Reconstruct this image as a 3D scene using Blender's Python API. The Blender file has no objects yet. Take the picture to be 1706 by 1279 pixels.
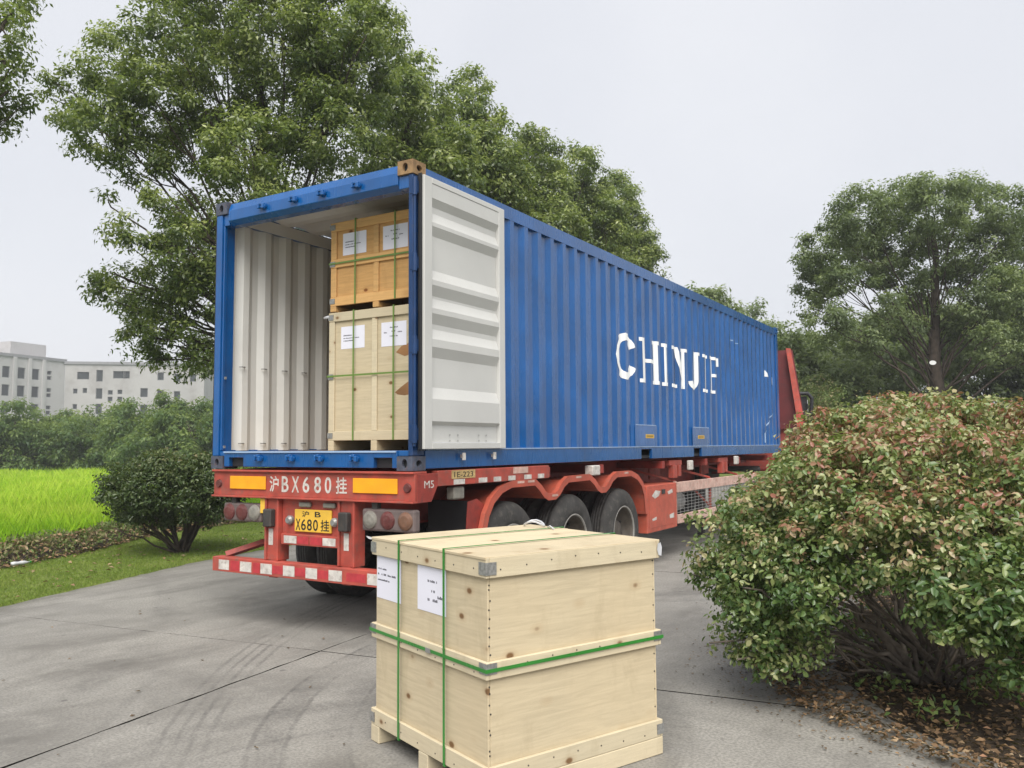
import bpy, bmesh, math, random
import numpy as np
from mathutils import Vector, Matrix

rng = np.random.default_rng(7)
random.seed(7)
SC = bpy.context.scene
COL = SC.collection
R_ = math.radians

# ------------------------------------------------------------------ camera
CW = np.array([6.66013, -5.37256, 1.6013])            # camera position
yaw, pit, rol, FPX = -0.546823, 0.0736054, -0.0072408, 1387.5
c_, s_ = math.cos(yaw), math.sin(yaw)
CF = np.array([s_*math.cos(pit), c_*math.cos(pit), math.sin(pit)])
r0 = np.array([c_, -s_, 0.0]); u0 = np.cross(r0, CF)
CR = r0*math.cos(rol) + u0*math.sin(rol)
CU = -r0*math.sin(rol) + u0*math.cos(rol)
cam = bpy.data.cameras.new('camera')
cam.sensor_fit = 'HORIZONTAL'; cam.sensor_width = 36.0
cam.lens = 36.0*FPX/1706.0
cam.clip_start = 0.1; cam.clip_end = 3000
co = bpy.data.objects.new('camera', cam); COL.objects.link(co)
M = Matrix.Identity(4)
for i in range(3):
    M[i][0] = CR[i]; M[i][1] = CU[i]; M[i][2] = -CF[i]; M[i][3] = CW[i]
co.matrix_world = M
SC.camera = co

def at(px, py, d):
    """world point that the photograph shows at pixel (px, py), d metres in front of the camera"""
    r = CF + CR*(px-853)/FPX + CU*(639.5-py)/FPX
    return CW + r*d

# ------------------------------------------------------------------ sky, sun, exposure
SUN_EL, SUN_AZ = R_(52), R_(146)        # azimuth measured clockwise from +Y
world = bpy.data.worlds.new('World'); SC.world = world; world.use_nodes = True
nt = world.node_tree; nt.nodes.clear()
sky = nt.nodes.new('ShaderNodeTexSky'); sky.sky_type = 'NISHITA'; sky.sun_disc = False
sky.sun_elevation = SUN_EL; sky.sun_rotation = SUN_AZ
sky.dust_density = 4.0; sky.air_density = 1.2
ctc = nt.nodes.new('ShaderNodeTexCoord')
cn = nt.nodes.new('ShaderNodeTexNoise'); cn.inputs['Scale'].default_value = 2.2; cn.inputs['Detail'].default_value = 4
cr = nt.nodes.new('ShaderNodeValToRGB')
cr.color_ramp.elements[0].position = 0.3; cr.color_ramp.elements[0].color = (5.0, 5.13, 5.5, 1)
cr.color_ramp.elements[1].position = 0.7; cr.color_ramp.elements[1].color = (5.6, 5.68, 5.95, 1)
mx = nt.nodes.new('ShaderNodeMix'); mx.data_type = 'RGBA'; mx.inputs[0].default_value = 0.93   # cloud cover
bg = nt.nodes.new('ShaderNodeBackground'); bg.inputs[1].default_value = 0.05
wo = nt.nodes.new('ShaderNodeOutputWorld')
L = nt.links.new
L(ctc.outputs['Generated'], cn.inputs['Vector']); L(cn.outputs[0], cr.inputs[0])
L(sky.outputs[0], mx.inputs[6]); L(cr.outputs[0], mx.inputs[7])
L(mx.outputs[2], bg.inputs[0]); L(bg.outputs[0], wo.inputs[0])

sl = bpy.data.lights.new('sun', 'SUN'); sl.energy = 1.5; sl.angle = R_(50); sl.color = (1, 0.96, 0.9)
so = bpy.data.objects.new('sun', sl); COL.objects.link(so)
sd = Vector((math.sin(SUN_AZ)*math.cos(SUN_EL), math.cos(SUN_AZ)*math.cos(SUN_EL), math.sin(SUN_EL)))
so.rotation_euler = sd.to_track_quat('Z', 'Y').to_euler()
so.location = (0, 0, 30)

SC.view_settings.view_transform = 'Standard'; SC.view_settings.look = 'None'
SC.view_settings.exposure = 1.68; SC.view_settings.gamma = 1.0
SC.view_settings.use_curve_mapping = False
SC.render.engine = 'CYCLES'
SC.cycles.max_bounces = 6; SC.cycles.diffuse_bounces = 4; SC.cycles.transmission_bounces = 4
SC.cycles.use_denoising = True

# ------------------------------------------------------------------ materials
def new_mat(name):
    m = bpy.data.materials.new(name); m.use_nodes = True
    t = m.node_tree; t.nodes.clear()
    out = t.nodes.new('ShaderNodeOutputMaterial')
    return m, t, out
def nd(t, typ, **kw):
    n = t.nodes.new(typ)
    for k, v in kw.items():
        if k.startswith('_'): setattr(n, k[1:], v)
        else: n.inputs[k.replace('__', ' ')].default_value = v
    return n
def rgb(c): return (c[0], c[1], c[2], 1)
def mixc(t, fac, a, b, mode='MIX'):
    n = t.nodes.new('ShaderNodeMix'); n.data_type = 'RGBA'; n.blend_type = mode
    for s, v in ((0, fac), (6, a), (7, b)):
        if hasattr(v, 'is_linked') or hasattr(v, 'links'): t.links.new(v, n.inputs[s])
        elif s == 0: n.inputs[0].default_value = v
        else: n.inputs[s].default_value = rgb(v)
    return n.outputs[2]
def ramp(t, src, p0, c0, p1, c1, *more):
    n = t.nodes.new('ShaderNodeValToRGB'); e = n.color_ramp.elements
    e[0].position = p0; e[0].color = rgb(c0); e[1].position = p1; e[1].color = rgb(c1)
    for p, c in more:
        x = e.new(p); x.color = rgb(c)
    t.links.new(src, n.inputs[0]); return n.outputs[0]
def noise(t, vec, scale, detail=4, rough=0.55, dist=0.0):
    n = t.nodes.new('ShaderNodeTexNoise'); n.inputs['Scale'].default_value = scale
    n.inputs['Detail'].default_value = detail; n.inputs['Roughness'].default_value = rough
    n.inputs['Distortion'].default_value = dist
    t.links.new(vec, n.inputs['Vector']); return n.outputs[0]
def mapping(t, vec, scale=(1, 1, 1), rot=(0, 0, 0), loc=(0, 0, 0)):
    n = t.nodes.new('ShaderNodeMapping'); n.inputs['Scale'].default_value = scale
    n.inputs['Rotation'].default_value = rot; n.inputs['Location'].default_value = loc
    t.links.new(vec, n.inputs['Vector']); return n.outputs[0]
def math_(t, op, a, b=None, c=None):
    n = t.nodes.new('ShaderNodeMath'); n.operation = op
    for i, v in enumerate((a, b, c)):
        if v is None: continue
        if hasattr(v, 'links'): t.links.new(v, n.inputs[i])
        else: n.inputs[i].default_value = v
    return n.outputs[0]
def bump(t, h, strength, dist=0.01):
    n = t.nodes.new('ShaderNodeBump'); n.inputs['Strength'].default_value = strength
    n.inputs['Distance'].default_value = dist
    t.links.new(h, n.inputs['Height']); return n.outputs[0]
def objco(t): return t.nodes.new('ShaderNodeTexCoord').outputs['Object']

def paint(name, base, rough=0.5, var=0.12, dirt=None, dirt_amt=0.0, scale=3.0, metal=0.0, streak=False, spec=0.5):
    """painted or plain surface with blotches, dirt that sits in patches, slightly uneven gloss"""
    m, t, out = new_mat(name); b = nd(t, 'ShaderNodeBsdfPrincipled')
    v = objco(t)
    n1 = noise(t, v, scale, 5); n2 = noise(t, mapping(t, v, (1, 1, .12) if streak else (1, 1, 1), (0, 0, 0), (3, 7, 1)), scale*2.3, 6, .65)
    lo = tuple(x*(1-var) for x in base); hi = tuple(min(1, x*(1+var)) for x in base)
    col = ramp(t, n1, .3, lo, .7, hi)
    if dirt:
        f = ramp(t, n2, .62-.25*dirt_amt, (0, 0, 0), .78, (1, 1, 1))
        f = math_(t, 'MULTIPLY', f, min(1, .25+dirt_amt))
        col = mixc(t, f, col, dirt)
    t.links.new(col, b.inputs['Base Color'])
    rr = math_(t, 'MULTIPLY_ADD', n2, .3, rough-.15)
    t.links.new(rr, b.inputs['Roughness'])
    b.inputs['Metallic'].default_value = metal
    b.inputs['Specular IOR Level'].default_value = spec
    t.links.new(bump(t, noise(t, v, 14, 3), .06), b.inputs['Normal'])
    t.links.new(b.outputs[0], out.inputs[0])
    return m

def wood(name, base, grain=(1.2, 1.2, 16), knots=True, dark=.72):
    m, t, out = new_mat(name); b = nd(t, 'ShaderNodeBsdfPrincipled', Roughness=.75)
    b.inputs['Specular IOR Level'].default_value = .25
    oi = t.nodes.new('ShaderNodeObjectInfo')
    v0 = objco(t)
    ad = t.nodes.new('ShaderNodeVectorMath'); ad.operation = 'MULTIPLY_ADD'
    cmb = t.nodes.new('ShaderNodeCombineXYZ')
    for i in range(3): t.links.new(math_(t, 'MULTIPLY', oi.outputs['Random'], (7.1, 3.3, 5.7)[i]), cmb.inputs[i])
    ad.operation = 'ADD'; t.links.new(v0, ad.inputs[0]); t.links.new(cmb.outputs[0], ad.inputs[1])
    v = ad.outputs[0]
    g = noise(t, mapping(t, v, grain), 3.0, 6, .6, .8)
    big = noise(t, v, 1.6, 3)
    col = ramp(t, g, .3, tuple(x*dark for x in base), .62, base)
    col = mixc(t, math_(t, 'MULTIPLY', big, .55), col, (base[0]*1.05, base[1]*.96, base[2]*.86), 'MIX')
    tone = math_(t, 'MULTIPLY_ADD', oi.outputs['Random'], .16, .9)
    col = mixc(t, 1.0, col, (1, 1, 1), 'MULTIPLY')
    mul = t.nodes.new('ShaderNodeVectorMath'); mul.operation = 'SCALE'
    t.links.new(col, mul.inputs[0]); t.links.new(tone, mul.inputs[3]); col = mul.outputs[0]
    sc_ = noise(t, mapping(t, v, (2.2, 2.2, .7), (0, 0, 0), (5, 1, 3)), 2.4, 6, .7, .5)
    col = mixc(t, math_(t, 'MULTIPLY', ramp(t, sc_, .54, (0, 0, 0), .76, (1, 1, 1)), .42), col, (base[0]*.62, base[1]*.58, base[2]*.52))
    if knots:
        vo = t.nodes.new('ShaderNodeTexVoronoi'); vo.inputs['Scale'].default_value = 4.2
        t.links.new(mapping(t, v, (1, 1, 1.5)), vo.inputs['Vector'])
        k = ramp(t, vo.outputs['Distance'], .07, (1, 1, 1), .12, (0, 0, 0))
        col = mixc(t, k, col, (base[0]*.22, base[1]*.13, base[2]*.08))
        k2 = ramp(t, vo.outputs['Distance'], .10, (1, 1, 1), .24, (0, 0, 0))
        col = mixc(t, math_(t, 'MULTIPLY', k2, .25), col, (base[0]*.6, base[1]*.42, base[2]*.28))
    t.links.new(col, b.inputs['Base Color'])
    t.links.new(bump(t, g, .15, .004), b.inputs['Normal'])
    t.links.new(b.outputs[0], out.inputs[0])
    return m

def leafmat(name, stops, trans=.35, rough=.45, spec=.4):
    """leaf: colour by a per-leaf tint value, some light passing through"""
    m, t, out = new_mat(name)
    a = t.nodes.new('ShaderNodeAttribute'); a.attribute_name = 'tint'
    n = t.nodes.new('ShaderNodeValToRGB'); e = n.color_ramp.elements
    e[0].position = stops[0][0]; e[0].color = rgb(stops[0][1]); e[1].position = stops[-1][0]; e[1].color = rgb(stops[-1][1])
    for p, c in stops[1:-1]:
        x = e.new(p); x.color = rgb(c)
    t.links.new(a.outputs['Fac'], n.inputs[0])
    b = nd(t, 'ShaderNodeBsdfPrincipled', Roughness=rough); b.inputs['Specular IOR Level'].default_value = spec
    t.links.new(n.outputs[0], b.inputs['Base Color'])
    tr = t.nodes.new('ShaderNodeBsdfTranslucent')
    yc = mixc(t, .5, n.outputs[0], (.28, .38, .04))
    t.links.new(yc, tr.inputs[0])
    ms = t.nodes.new('ShaderNodeMixShader'); ms.inputs[0].default_value = trans
    t.links.new(b.outputs[0], ms.inputs[1]); t.links.new(tr.outputs[0], ms.inputs[2])
    t.links.new(ms.outputs[0], out.inputs[0])
    return m

def concrete_mat():
    m, t, out = new_mat('concrete'); b = nd(t, 'ShaderNodeBsdfPrincipled', Roughness=.85)
    b.inputs['Specular IOR Level'].default_value = .3
    geo = t.nodes.new('ShaderNodeNewGeometry'); v = geo.outputs['Position']
    n1 = noise(t, v, .55, 5, .6, .4); n2 = noise(t, mapping(t, v, (1, .35, 1), (0, 0, R_(28))), 1.5, 6, .65, .6); n3 = noise(t, v, 60, 3, .6)
    n4 = noise(t, mapping(t, v, (1, 1, 1), (0, 0, 0), (9, 2, 0)), 4.5, 5, .7)
    col = ramp(t, n1, .3, (.195, .186, .168), .7, (.35, .336, .304))
    col = mixc(t, ramp(t, n2, .44, (0, 0, 0), .72, (.85, .85, .85)), col, (.115, .108, .096))
    col = mixc(t, ramp(t, n4, .5, (0, 0, 0), .75, (.5, .5, .5)), col, (.36, .345, .31))
    col = mixc(t, ramp(t, n3, .38, (.6, .6, .6), .6, (0, 0, 0)), col, (.13, .125, .115))
    sep = t.nodes.new('ShaderNodeSeparateXYZ'); t.links.new(v, sep.inputs[0])
    wob = math_(t, 'MULTIPLY_ADD', noise(t, v, 1.2, 3), .05, -.025)
    brk = ramp(t, noise(t, mapping(t, v, (1, 1, 1), (0, 0, 0), (4, 4, 0)), 1.7, 5, .7), .36, (0, 0, 0), .62, (1, 1, 1))
    rib = ramp(t, noise(t, v, 26, 2), .35, (.45, .45, .45), .6, (1, 1, 1))
    # old tyre tracks: arcs of large circles
    for cx, cy, rad, w, k in ((9.29, 3.95, 8.98, .022, .6), (9.29, 3.95, 9.07, .022, .7), (9.29, 3.95, 9.15, .018, .6), (9.29, 3.95, 9.24, .022, .6), (9.29, 3.95, 9.62, .05, .25),
                             (6.04, .45, 3.88, .13, .42), (6.04, .45, 3.98, .022, .7), (6.04, .45, 3.79, .02, .6), (6.04, .45, 3.52, .10, .3), (6.04, .45, 3.45, .018, .5),
                             (-8, -9, 11.6, .14, .3), (10.5, 7.0, 10.9, .10, .3), (1.8, .42, 1.9, .12, .25), (4.74, -2.6, 2.15, .12, .4), (5.2, -3.0, 2.3, .03, .35)):
        dx = math_(t, 'SUBTRACT', sep.outputs[0], cx); dy = math_(t, 'SUBTRACT', sep.outputs[1], cy)
        d = math_(t, 'SQRT', math_(t, 'ADD', math_(t, 'MULTIPLY', dx, dx), math_(t, 'MULTIPLY', dy, dy)))
        e = math_(t, 'ABSOLUTE', math_(t, 'SUBTRACT', math_(t, 'ADD', d, wob), rad))
        f = ramp(t, e, w*.4, (k, k, k), w, (0, 0, 0))
        f = math_(t, 'MULTIPLY', math_(t, 'MULTIPLY', f, brk), rib)
        col = mixc(t, f, col, (.075, .072, .068))
    # dark spots (drips, chewed gum)
    vo = t.nodes.new('ShaderNodeTexVoronoi'); vo.inputs['Scale'].default_value = 2.1; t.links.new(v, vo.inputs['Vector'])
    col = mixc(t, ramp(t, vo.outputs['Distance'], .03, (.7, .7, .7), .06, (0, 0, 0)), col, (.09, .085, .08))
    t.links.new(col, b.inputs['Base Color'])
    h = math_(t, 'ADD', math_(t, 'MULTIPLY', n3, .4), n4)
    t.links.new(bump(t, h, .35, .006), b.inputs['Normal'])
    t.links.new(math_(t, 'MULTIPLY_ADD', n2, .35, .55), b.inputs['Roughness'])
    t.links.new(b.outputs[0], out.inputs[0])
    return m

def soil(name, a, bb, scale=3):
    m, t, out = new_mat(name); b = nd(t, 'ShaderNodeBsdfPrincipled', Roughness=.95)
    b.inputs['Specular IOR Level'].default_value = .1
    v = t.nodes.new('ShaderNodeNewGeometry').outputs['Position']
    n1 = noise(t, v, scale, 6, .65); n2 = noise(t, v, scale*12, 4, .6)
    col = ramp(t, n1, .35, a, .65, bb)
    col = mixc(t, ramp(t, n2, .4, (.6, .6, .6), .6, (0, 0, 0)), col, tuple(x*.5 for x in a))
    t.links.new(col, b.inputs['Base Color']); t.links.new(bump(t, n2, .6, .02), b.inputs['Normal'])
    t.links.new(b.outputs[0], out.inputs[0]); return m

def coated(m, w, r=.12):
    b = next(n for n in m.node_tree.nodes if n.type == 'BSDF_PRINCIPLED')
    b.inputs['Coat Weight'].default_value = w; b.inputs['Coat Roughness'].default_value = r
    return m
MT = dict(
    blue=paint('container_blue', (.002, .080, .275), .28, .2, (.06, .055, .09), .14, 2.2, streak=True),
    bluelite=paint('scraped_paint', (.30, .42, .60), .6, .1),
    bluedk=paint('post_blue', (.004, .034, .12), .4, .25, (.05, .045, .05), .2, 4),
    white=paint('inner_white', (.70, .70, .67), .5, .05, (.42, .40, .36), .06, 2.0, streak=True),
    doorwhite=paint('door_white', (.54, .54, .52), .5, .05, (.5, .48, .42), .03, 1.5, streak=True),
    letter=paint('letter_white', (.86, .87, .87), .5, .04),
    rust=paint('rusty_casting', (.26, .16, .075), .75, .35, (.11, .055, .03), .35, 14),
    rust2=paint('rust_blue', (.06, .07, .10), .7, .4, (.16, .075, .04), .4, 12),
    red=paint('trailer_red', (.37, .062, .042), .6, .28, (.16, .095, .075), .55, 6),
    reddk=paint('frame_red', (.26, .035, .025), .6, .3, (.06, .04, .035), .45, 5),
    orange=paint('mudguard_red', (.42, .085, .05), .55, .2, (.20, .12, .09), .35, 5),
    pink=paint('faded_red', (.52, .36, .30), .65, .3, (.42, .10, .07), .5, 7),
    sticker=paint('reflective_white', (.56, .53, .49), .5, .2, (.16, .09, .07), .5, 11),
    stickred=paint('reflective_red', (.42, .035, .045), .45, .2, (.2, .05, .04), .2, 16),
    amber=paint('amber_reflector', (.82, .36, .012), .35, .1, (.5, .2, .02), .12, 6),
    plate=paint('plate_yellow', (.72, .44, .05), .45, .08, (.4, .25, .06), .1, 8),
    dullplate=paint('dull_plate', (.46, .33, .14), .6, .25, (.3, .16, .1), .4, 18),
    cabshade=paint('cab_red_shaded', (.13, .016, .018), .5, .25, (.05, .03, .03), .3, 3),  # cab red darkened: the shade behind the container put into the colour
    black=paint('black_ink', (.012, .012, .012), .5, .1),
    ink=paint('print_ink', (.10, .10, .12), .7, .1),
    rubber_hollow=paint('rubber_and_hollow_black', (.015, .016, .02), .6, .1),
    dark=paint('dark_steel', (.035, .032, .03), .65, .3, (.10, .07, .05), .35, 8),
    grey=paint('grey_steel', (.30, .30, .29), .45, .2, (.15, .13, .11), .2, 12, .4),
    lampbox=paint('lamp_housing', (.13, .10, .095), .6, .2, (.22, .18, .15), .3, 10),
    lens_red=paint('lens_red', (.10, .022, .02), .5, .3, (.16, .10, .085), .5, 20),
    lens_white=paint('lens_white', (.20, .19, .165), .4, .3, (.2, .17, .13), .4, 20),
    lens_amber=paint('lens_amber', (.15, .075, .045), .4, .25, (.18, .12, .09), .5, 20),
    rubber=paint('tyre_rubber', (.050, .048, .046), .8, .25, (.14, .13, .115), .45, 7, spec=.3),
    rim=paint('wheel_steel', (.10, .085, .07), .6, .3, (.09, .06, .045), .4, 10, .2),
    rimedge=paint('rim_edge', (.26, .25, .23), .6, .25, (.14, .11, .09), .4, 10),
    ply=wood('pale_plywood', (.55, .475, .33), dark=.78),
    board=wood('pale_board', (.58, .515, .37), (1.5, 1.5, 22), dark=.84),
    ply2=wood('orange_plywood', (.60, .355, .14)),
    board2=wood('orange_board', (.64, .39, .16), (1.5, 1.5, 22)),
    stain=paint('brown_stain', (.26, .13, .05), .8, .3),
    strap=paint('green_strap', (.03, .20, .03), .3, .15),
    strapdk=paint('old_green_strap', (.12, .21, .035), .4, .12),
    paper=paint('white_paper', (.72, .72, .80), .7, .03),
    film=paint('plastic_film', (.52, .53, .55), .25, .08),
    tinplate=paint('tin_corner', (.30, .30, .29), .45, .3, (.12, .12, .11), .4, 60, .5),
    floorply=wood('floor_ply', (.30, .20, .11), knots=False),
    concrete=concrete_mat(),
    joint=soil('joint_dirt', (.022, .021, .019), (.045, .042, .038), 6),
    lawn=soil('lawn_soil', (.12, .17, .04), (.22, .26, .07), 2.5),
    dirt=soil('bed_soil', (.042, .034, .026), (.085, .064, .046), 4),
    field=soil('field_soil', (.07, .13, .025), (.11, .20, .035), .6),
    ground=soil('far_ground', (.08, .12, .035), (.12, .16, .05), .1),
    bark=paint('bark', (.075, .060, .048), .9, .35, (.035, .03, .025), .4, 9, spec=.2),
    barklite=paint('shrub_bark', (.14, .118, .098), .9, .35, (.07, .055, .04), .4, 12, spec=.2),
    bwall=paint('pale_render', (.37, .36, .355), .85, .08, (.24, .22, .21), .5, .15, spec=.2),
    bwall2=paint('pale_panel', (.43, .42, .42), .85, .06, (.30, .28, .27), .4, .15, spec=.2),
    broof=paint('roof_edge', (.22, .22, .23), .8, .1),
    pane=paint('window_glass', (.018, .026, .026), .5, .2, spec=.2),
    bframe=paint('window_frame', (.16, .17, .17), .6, .1),
)
coated(MT['blue'], .4, .07)
LEAF = dict(
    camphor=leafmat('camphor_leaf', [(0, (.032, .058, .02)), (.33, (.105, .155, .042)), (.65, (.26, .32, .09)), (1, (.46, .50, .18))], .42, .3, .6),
    camphor2=leafmat('far_camphor_leaf', [(0, (.06, .09, .045)), (.5, (.15, .20, .09)), (1, (.32, .38, .17))], .45),
    hedge=leafmat('far_shrub_leaf', [(0, (.035, .08, .03)), (.5, (.10, .17, .05)), (1, (.25, .32, .09))], .45),
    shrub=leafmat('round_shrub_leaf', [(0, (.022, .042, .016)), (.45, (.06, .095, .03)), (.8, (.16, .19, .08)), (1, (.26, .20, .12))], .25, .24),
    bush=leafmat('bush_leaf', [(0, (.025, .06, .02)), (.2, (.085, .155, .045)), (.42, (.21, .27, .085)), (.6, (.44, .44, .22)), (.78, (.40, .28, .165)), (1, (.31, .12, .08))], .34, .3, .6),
    grass=leafmat('field_grass_blade', [(0, (.06, .19, .012)), (.4, (.25, .50, .02)), (.75, (.46, .72, .045)), (1, (.62, .80, .10))], .5, .7, .12),
    lawn=leafmat('lawn_blade', [(0, (.10, .17, .03)), (.4, (.20, .29, .055)), (.8, (.33, .39, .10)), (1, (.50, .44, .20))], .4, .7, .12),
    litter=leafmat('dead_leaf', [(0, (.07, .045, .025)), (.4, (.17, .10, .05)), (.75, (.30, .19, .10)), (.93, (.42, .32, .2)), (1, (.30, .085, .035))], .1, .7),
    weed=leafmat('weed_leaf', [(0, (.06, .10, .025)), (.5, (.15, .21, .06)), (.75, (.24, .22, .10)), (1, (.30, .24, .15))], .25, .7),
)

# ------------------------------------------------------------------ mesh helpers
class MB:
    def __init__(s): s.v = []; s.f = []; s.m = []
    def add(s, verts, faces, mi=0):
        o = len(s.v); s.v += [tuple(map(float, p)) for p in verts]
        s.f += [tuple(i+o for i in f) for f in faces]; s.m += [mi]*len(faces); return s
    def box(s, x0, x1, y0, y1, z0, z1, mi=0):
        v = [(x0,y0,z0),(x1,y0,z0),(x1,y1,z0),(x0,y1,z0),(x0,y0,z1),(x1,y0,z1),(x1,y1,z1),(x0,y1,z1)]
        return s.add(v, [(3,2,1,0),(4,5,6,7),(0,1,5,4),(1,2,6,5),(2,3,7,6),(3,0,4,7)], mi)
    def prism(s, poly, fn, a, b, mi=0):
        """polygon in 2-D, swept from a to b; fn(p, q, t) -> xyz"""
        n = len(poly)
        v = [fn(p, q, a) for p, q in poly] + [fn(p, q, b) for p, q in poly]
        f = [tuple(range(n))[::-1], tuple(range(n, 2*n))] + [(i, (i+1) % n, n+(i+1) % n, n+i) for i in range(n)]
        return s.add(v, f, mi)
    def tube(s, pts, radii, n=6, mi=0, cap=True):
        pts = [np.asarray(p, float) for p in pts]
        ring = []
        o = len(s.v)
        up = np.array([0.31, 0.17, 0.93])
        for i, p in enumerate(pts):
            d = pts[min(i+1, len(pts)-1)] - pts[max(i-1, 0)]
            d = d/(np.linalg.norm(d)+1e-9)
            a = np.cross(d, up); na = np.linalg.norm(a)
            if na < .1: a = np.cross(d, [1, 0, 0]); na = np.linalg.norm(a)
            a /= na; b = np.cross(d, a); r = radii[i] if hasattr(radii, '__len__') else radii
            for k in range(n):
                t = 2*math.pi*k/n
                s.v.append(tuple(p + r*(a*math.cos(t)+b*math.sin(t))))
        for i in range(len(pts)-1):
            for k in range(n):
                s.f.append((o+i*n+k, o+i*n+(k+1) % n, o+(i+1)*n+(k+1) % n, o+(i+1)*n+k)); s.m.append(mi)
        if cap:
            s.f.append(tuple(o+k for k in range(n))[::-1]); s.m.append(mi)
            e = o+(len(pts)-1)*n
            s.f.append(tuple(e+k for k in range(n))); s.m.append(mi)
        return s
    def lathe(s, prof, axis_fn, n=32, mi=0, close=False):
        """prof: list of (r, t); axis_fn(r*cos, r*sin, t) -> xyz"""
        o = len(s.v); m = len(prof)
        for r, t in prof:
            for k in range(n):
                a = 2*math.pi*k/n
                s.v.append(tuple(map(float, axis_fn(r*math.cos(a), r*math.sin(a), t))))
        for i in range(m if close else m-1):
            j = (i+1) % m
            for k in range(n):
                s.f.append((o+i*n+k, o+i*n+(k+1) % n, o+j*n+(k+1) % n, o+j*n+k)); s.m.append(mi)
        return s
    def disc(s, c, r, fn, n=20, mi=0):
        v = [fn(c[0]+r*math.cos(2*math.pi*k/n), c[1]+r*math.sin(2*math.pi*k/n)) for k in range(n)]
        return s.add(v, [tuple(range(n))], mi)
    def build(s, name, mats, parent=None, bevel=0, smooth=False, seg=1, loc=None):
        me = bpy.data.meshes.new(name); me.from_pydata(s.v, [], s.f)
        if not isinstance(mats, (list, tuple)): mats = [mats]
        for m in mats: me.materials.append(m)
        if len(mats) > 1: me.polygons.foreach_set('material_index', s.m)
        bm = bmesh.new(); bm.from_mesh(me); bmesh.ops.recalc_face_normals(bm, faces=bm.faces); bm.to_mesh(me); bm.free()
        if smooth: me.shade_smooth()
        o = bpy.data.objects.new(name, me); COL.objects.link(o)
        if bevel:
            md = o.modifiers.new('edge', 'BEVEL'); md.width = bevel; md.segments = seg; md.limit_method = 'ANGLE'; md.angle_limit = R_(40)
        hang(o, parent, loc)
        return o
WORLD_ROOTS = {}
def hang(o, parent, loc=None):
    if parent is not None:
        o.parent = parent
        off = WORLD_ROOTS.get(parent.name)
        if off is not None:      # parts of these things are drawn in world coordinates
            base = Vector((0, 0, 0)) if loc is None else Vector(loc)
            o.location = base - Vector(off)
        elif loc is not None: o.location = loc
    elif loc is not None: o.location = loc
def tag(o, label=None, cat=None, group=None, kind=None):
    if label: o['label'] = label
    if cat: o['category'] = cat
    if group: o['group'] = group
    if kind: o['kind'] = kind
    return o
def thing(name, label, cat, loc=(0, 0, 0), rz=0, group=None, world=True):
    o = bpy.data.objects.new(name, None); COL.objects.link(o)
    o.location = loc; o.rotation_euler = (0, 0, rz); o.empty_display_size = .2
    if world and rz == 0: WORLD_ROOTS[o.name] = tuple(loc)
    return tag(o, label, cat, group)
def part_copy(src, parent, loc):
    c = src.copy(); COL.objects.link(c); c.parent = parent; c.location = loc
    for ch in list(src.children):
        d = ch.copy(); COL.objects.link(d); d.parent = c
    return c
XZ = lambda y: (lambda p, q: (p, y, q))

def text_mesh(name, body, fn, w, h, m, parent, thick=.003, loc=None, bold=0.0):
    """lettering of overall size w x h; fn(u, v, t) -> xyz, u to the right, v up, t out of the surface"""
    cu = bpy.data.curves.new('t', 'FONT'); cu.body = body; cu.size = 1; cu.extrude = 0.5; cu.offset = bold
    cu.resolution_u = 3
    ob = bpy.data.objects.new('t', cu); COL.objects.link(ob)
    bpy.context.view_layer.update()
    dg = bpy.context.evaluated_depsgraph_get()
    me = bpy.data.meshes.new_from_object(ob.evaluated_get(dg))
    bpy.data.objects.remove(ob)
    co = np.zeros(len(me.vertices)*3); me.vertices.foreach_get('co', co); co = co.reshape(-1, 3)
    mn, mxx = co.min(0), co.max(0); co = (co-mn)/(mxx-mn)
    out = np.array([fn(u*w, v*h, t*thick) for u, v, t in co])
    me.vertices.foreach_set('co', out.ravel()); me.update()
    me.materials.clear(); me.materials.append(m)
    me.name = name
    o = bpy.data.objects.new(name, me); COL.objects.link(o); hang(o, parent, loc)
    return o

def np_mesh(name, verts, quads, mats, tint=None, parent=None, loc=None):
    me = bpy.data.meshes.new(name)
    n, k = len(quads), quads.shape[1]
    me.vertices.add(len(verts)); me.vertices.foreach_set('co', np.ascontiguousarray(verts, np.float32).ravel())
    me.loops.add(n*k); me.loops.foreach_set('vertex_index', np.ascontiguousarray(quads, np.int32).ravel())
    me.polygons.add(n); me.polygons.foreach_set('loop_start', np.arange(0, n*k, k, dtype=np.int32))
    me.polygons.foreach_set('loop_total', np.full(n, k, np.int32))
    me.update(calc_edges=True)
    for m in (mats if isinstance(mats, (list, tuple)) else [mats]): me.materials.append(m)
    if tint is not None:
        a = me.attributes.new('tint', 'FLOAT', 'POINT'); a.data.foreach_set('value', np.ascontiguousarray(tint, np.float32))
    o = bpy.data.objects.new(name, me); COL.objects.link(o); hang(o, parent, loc)
    return o

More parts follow.
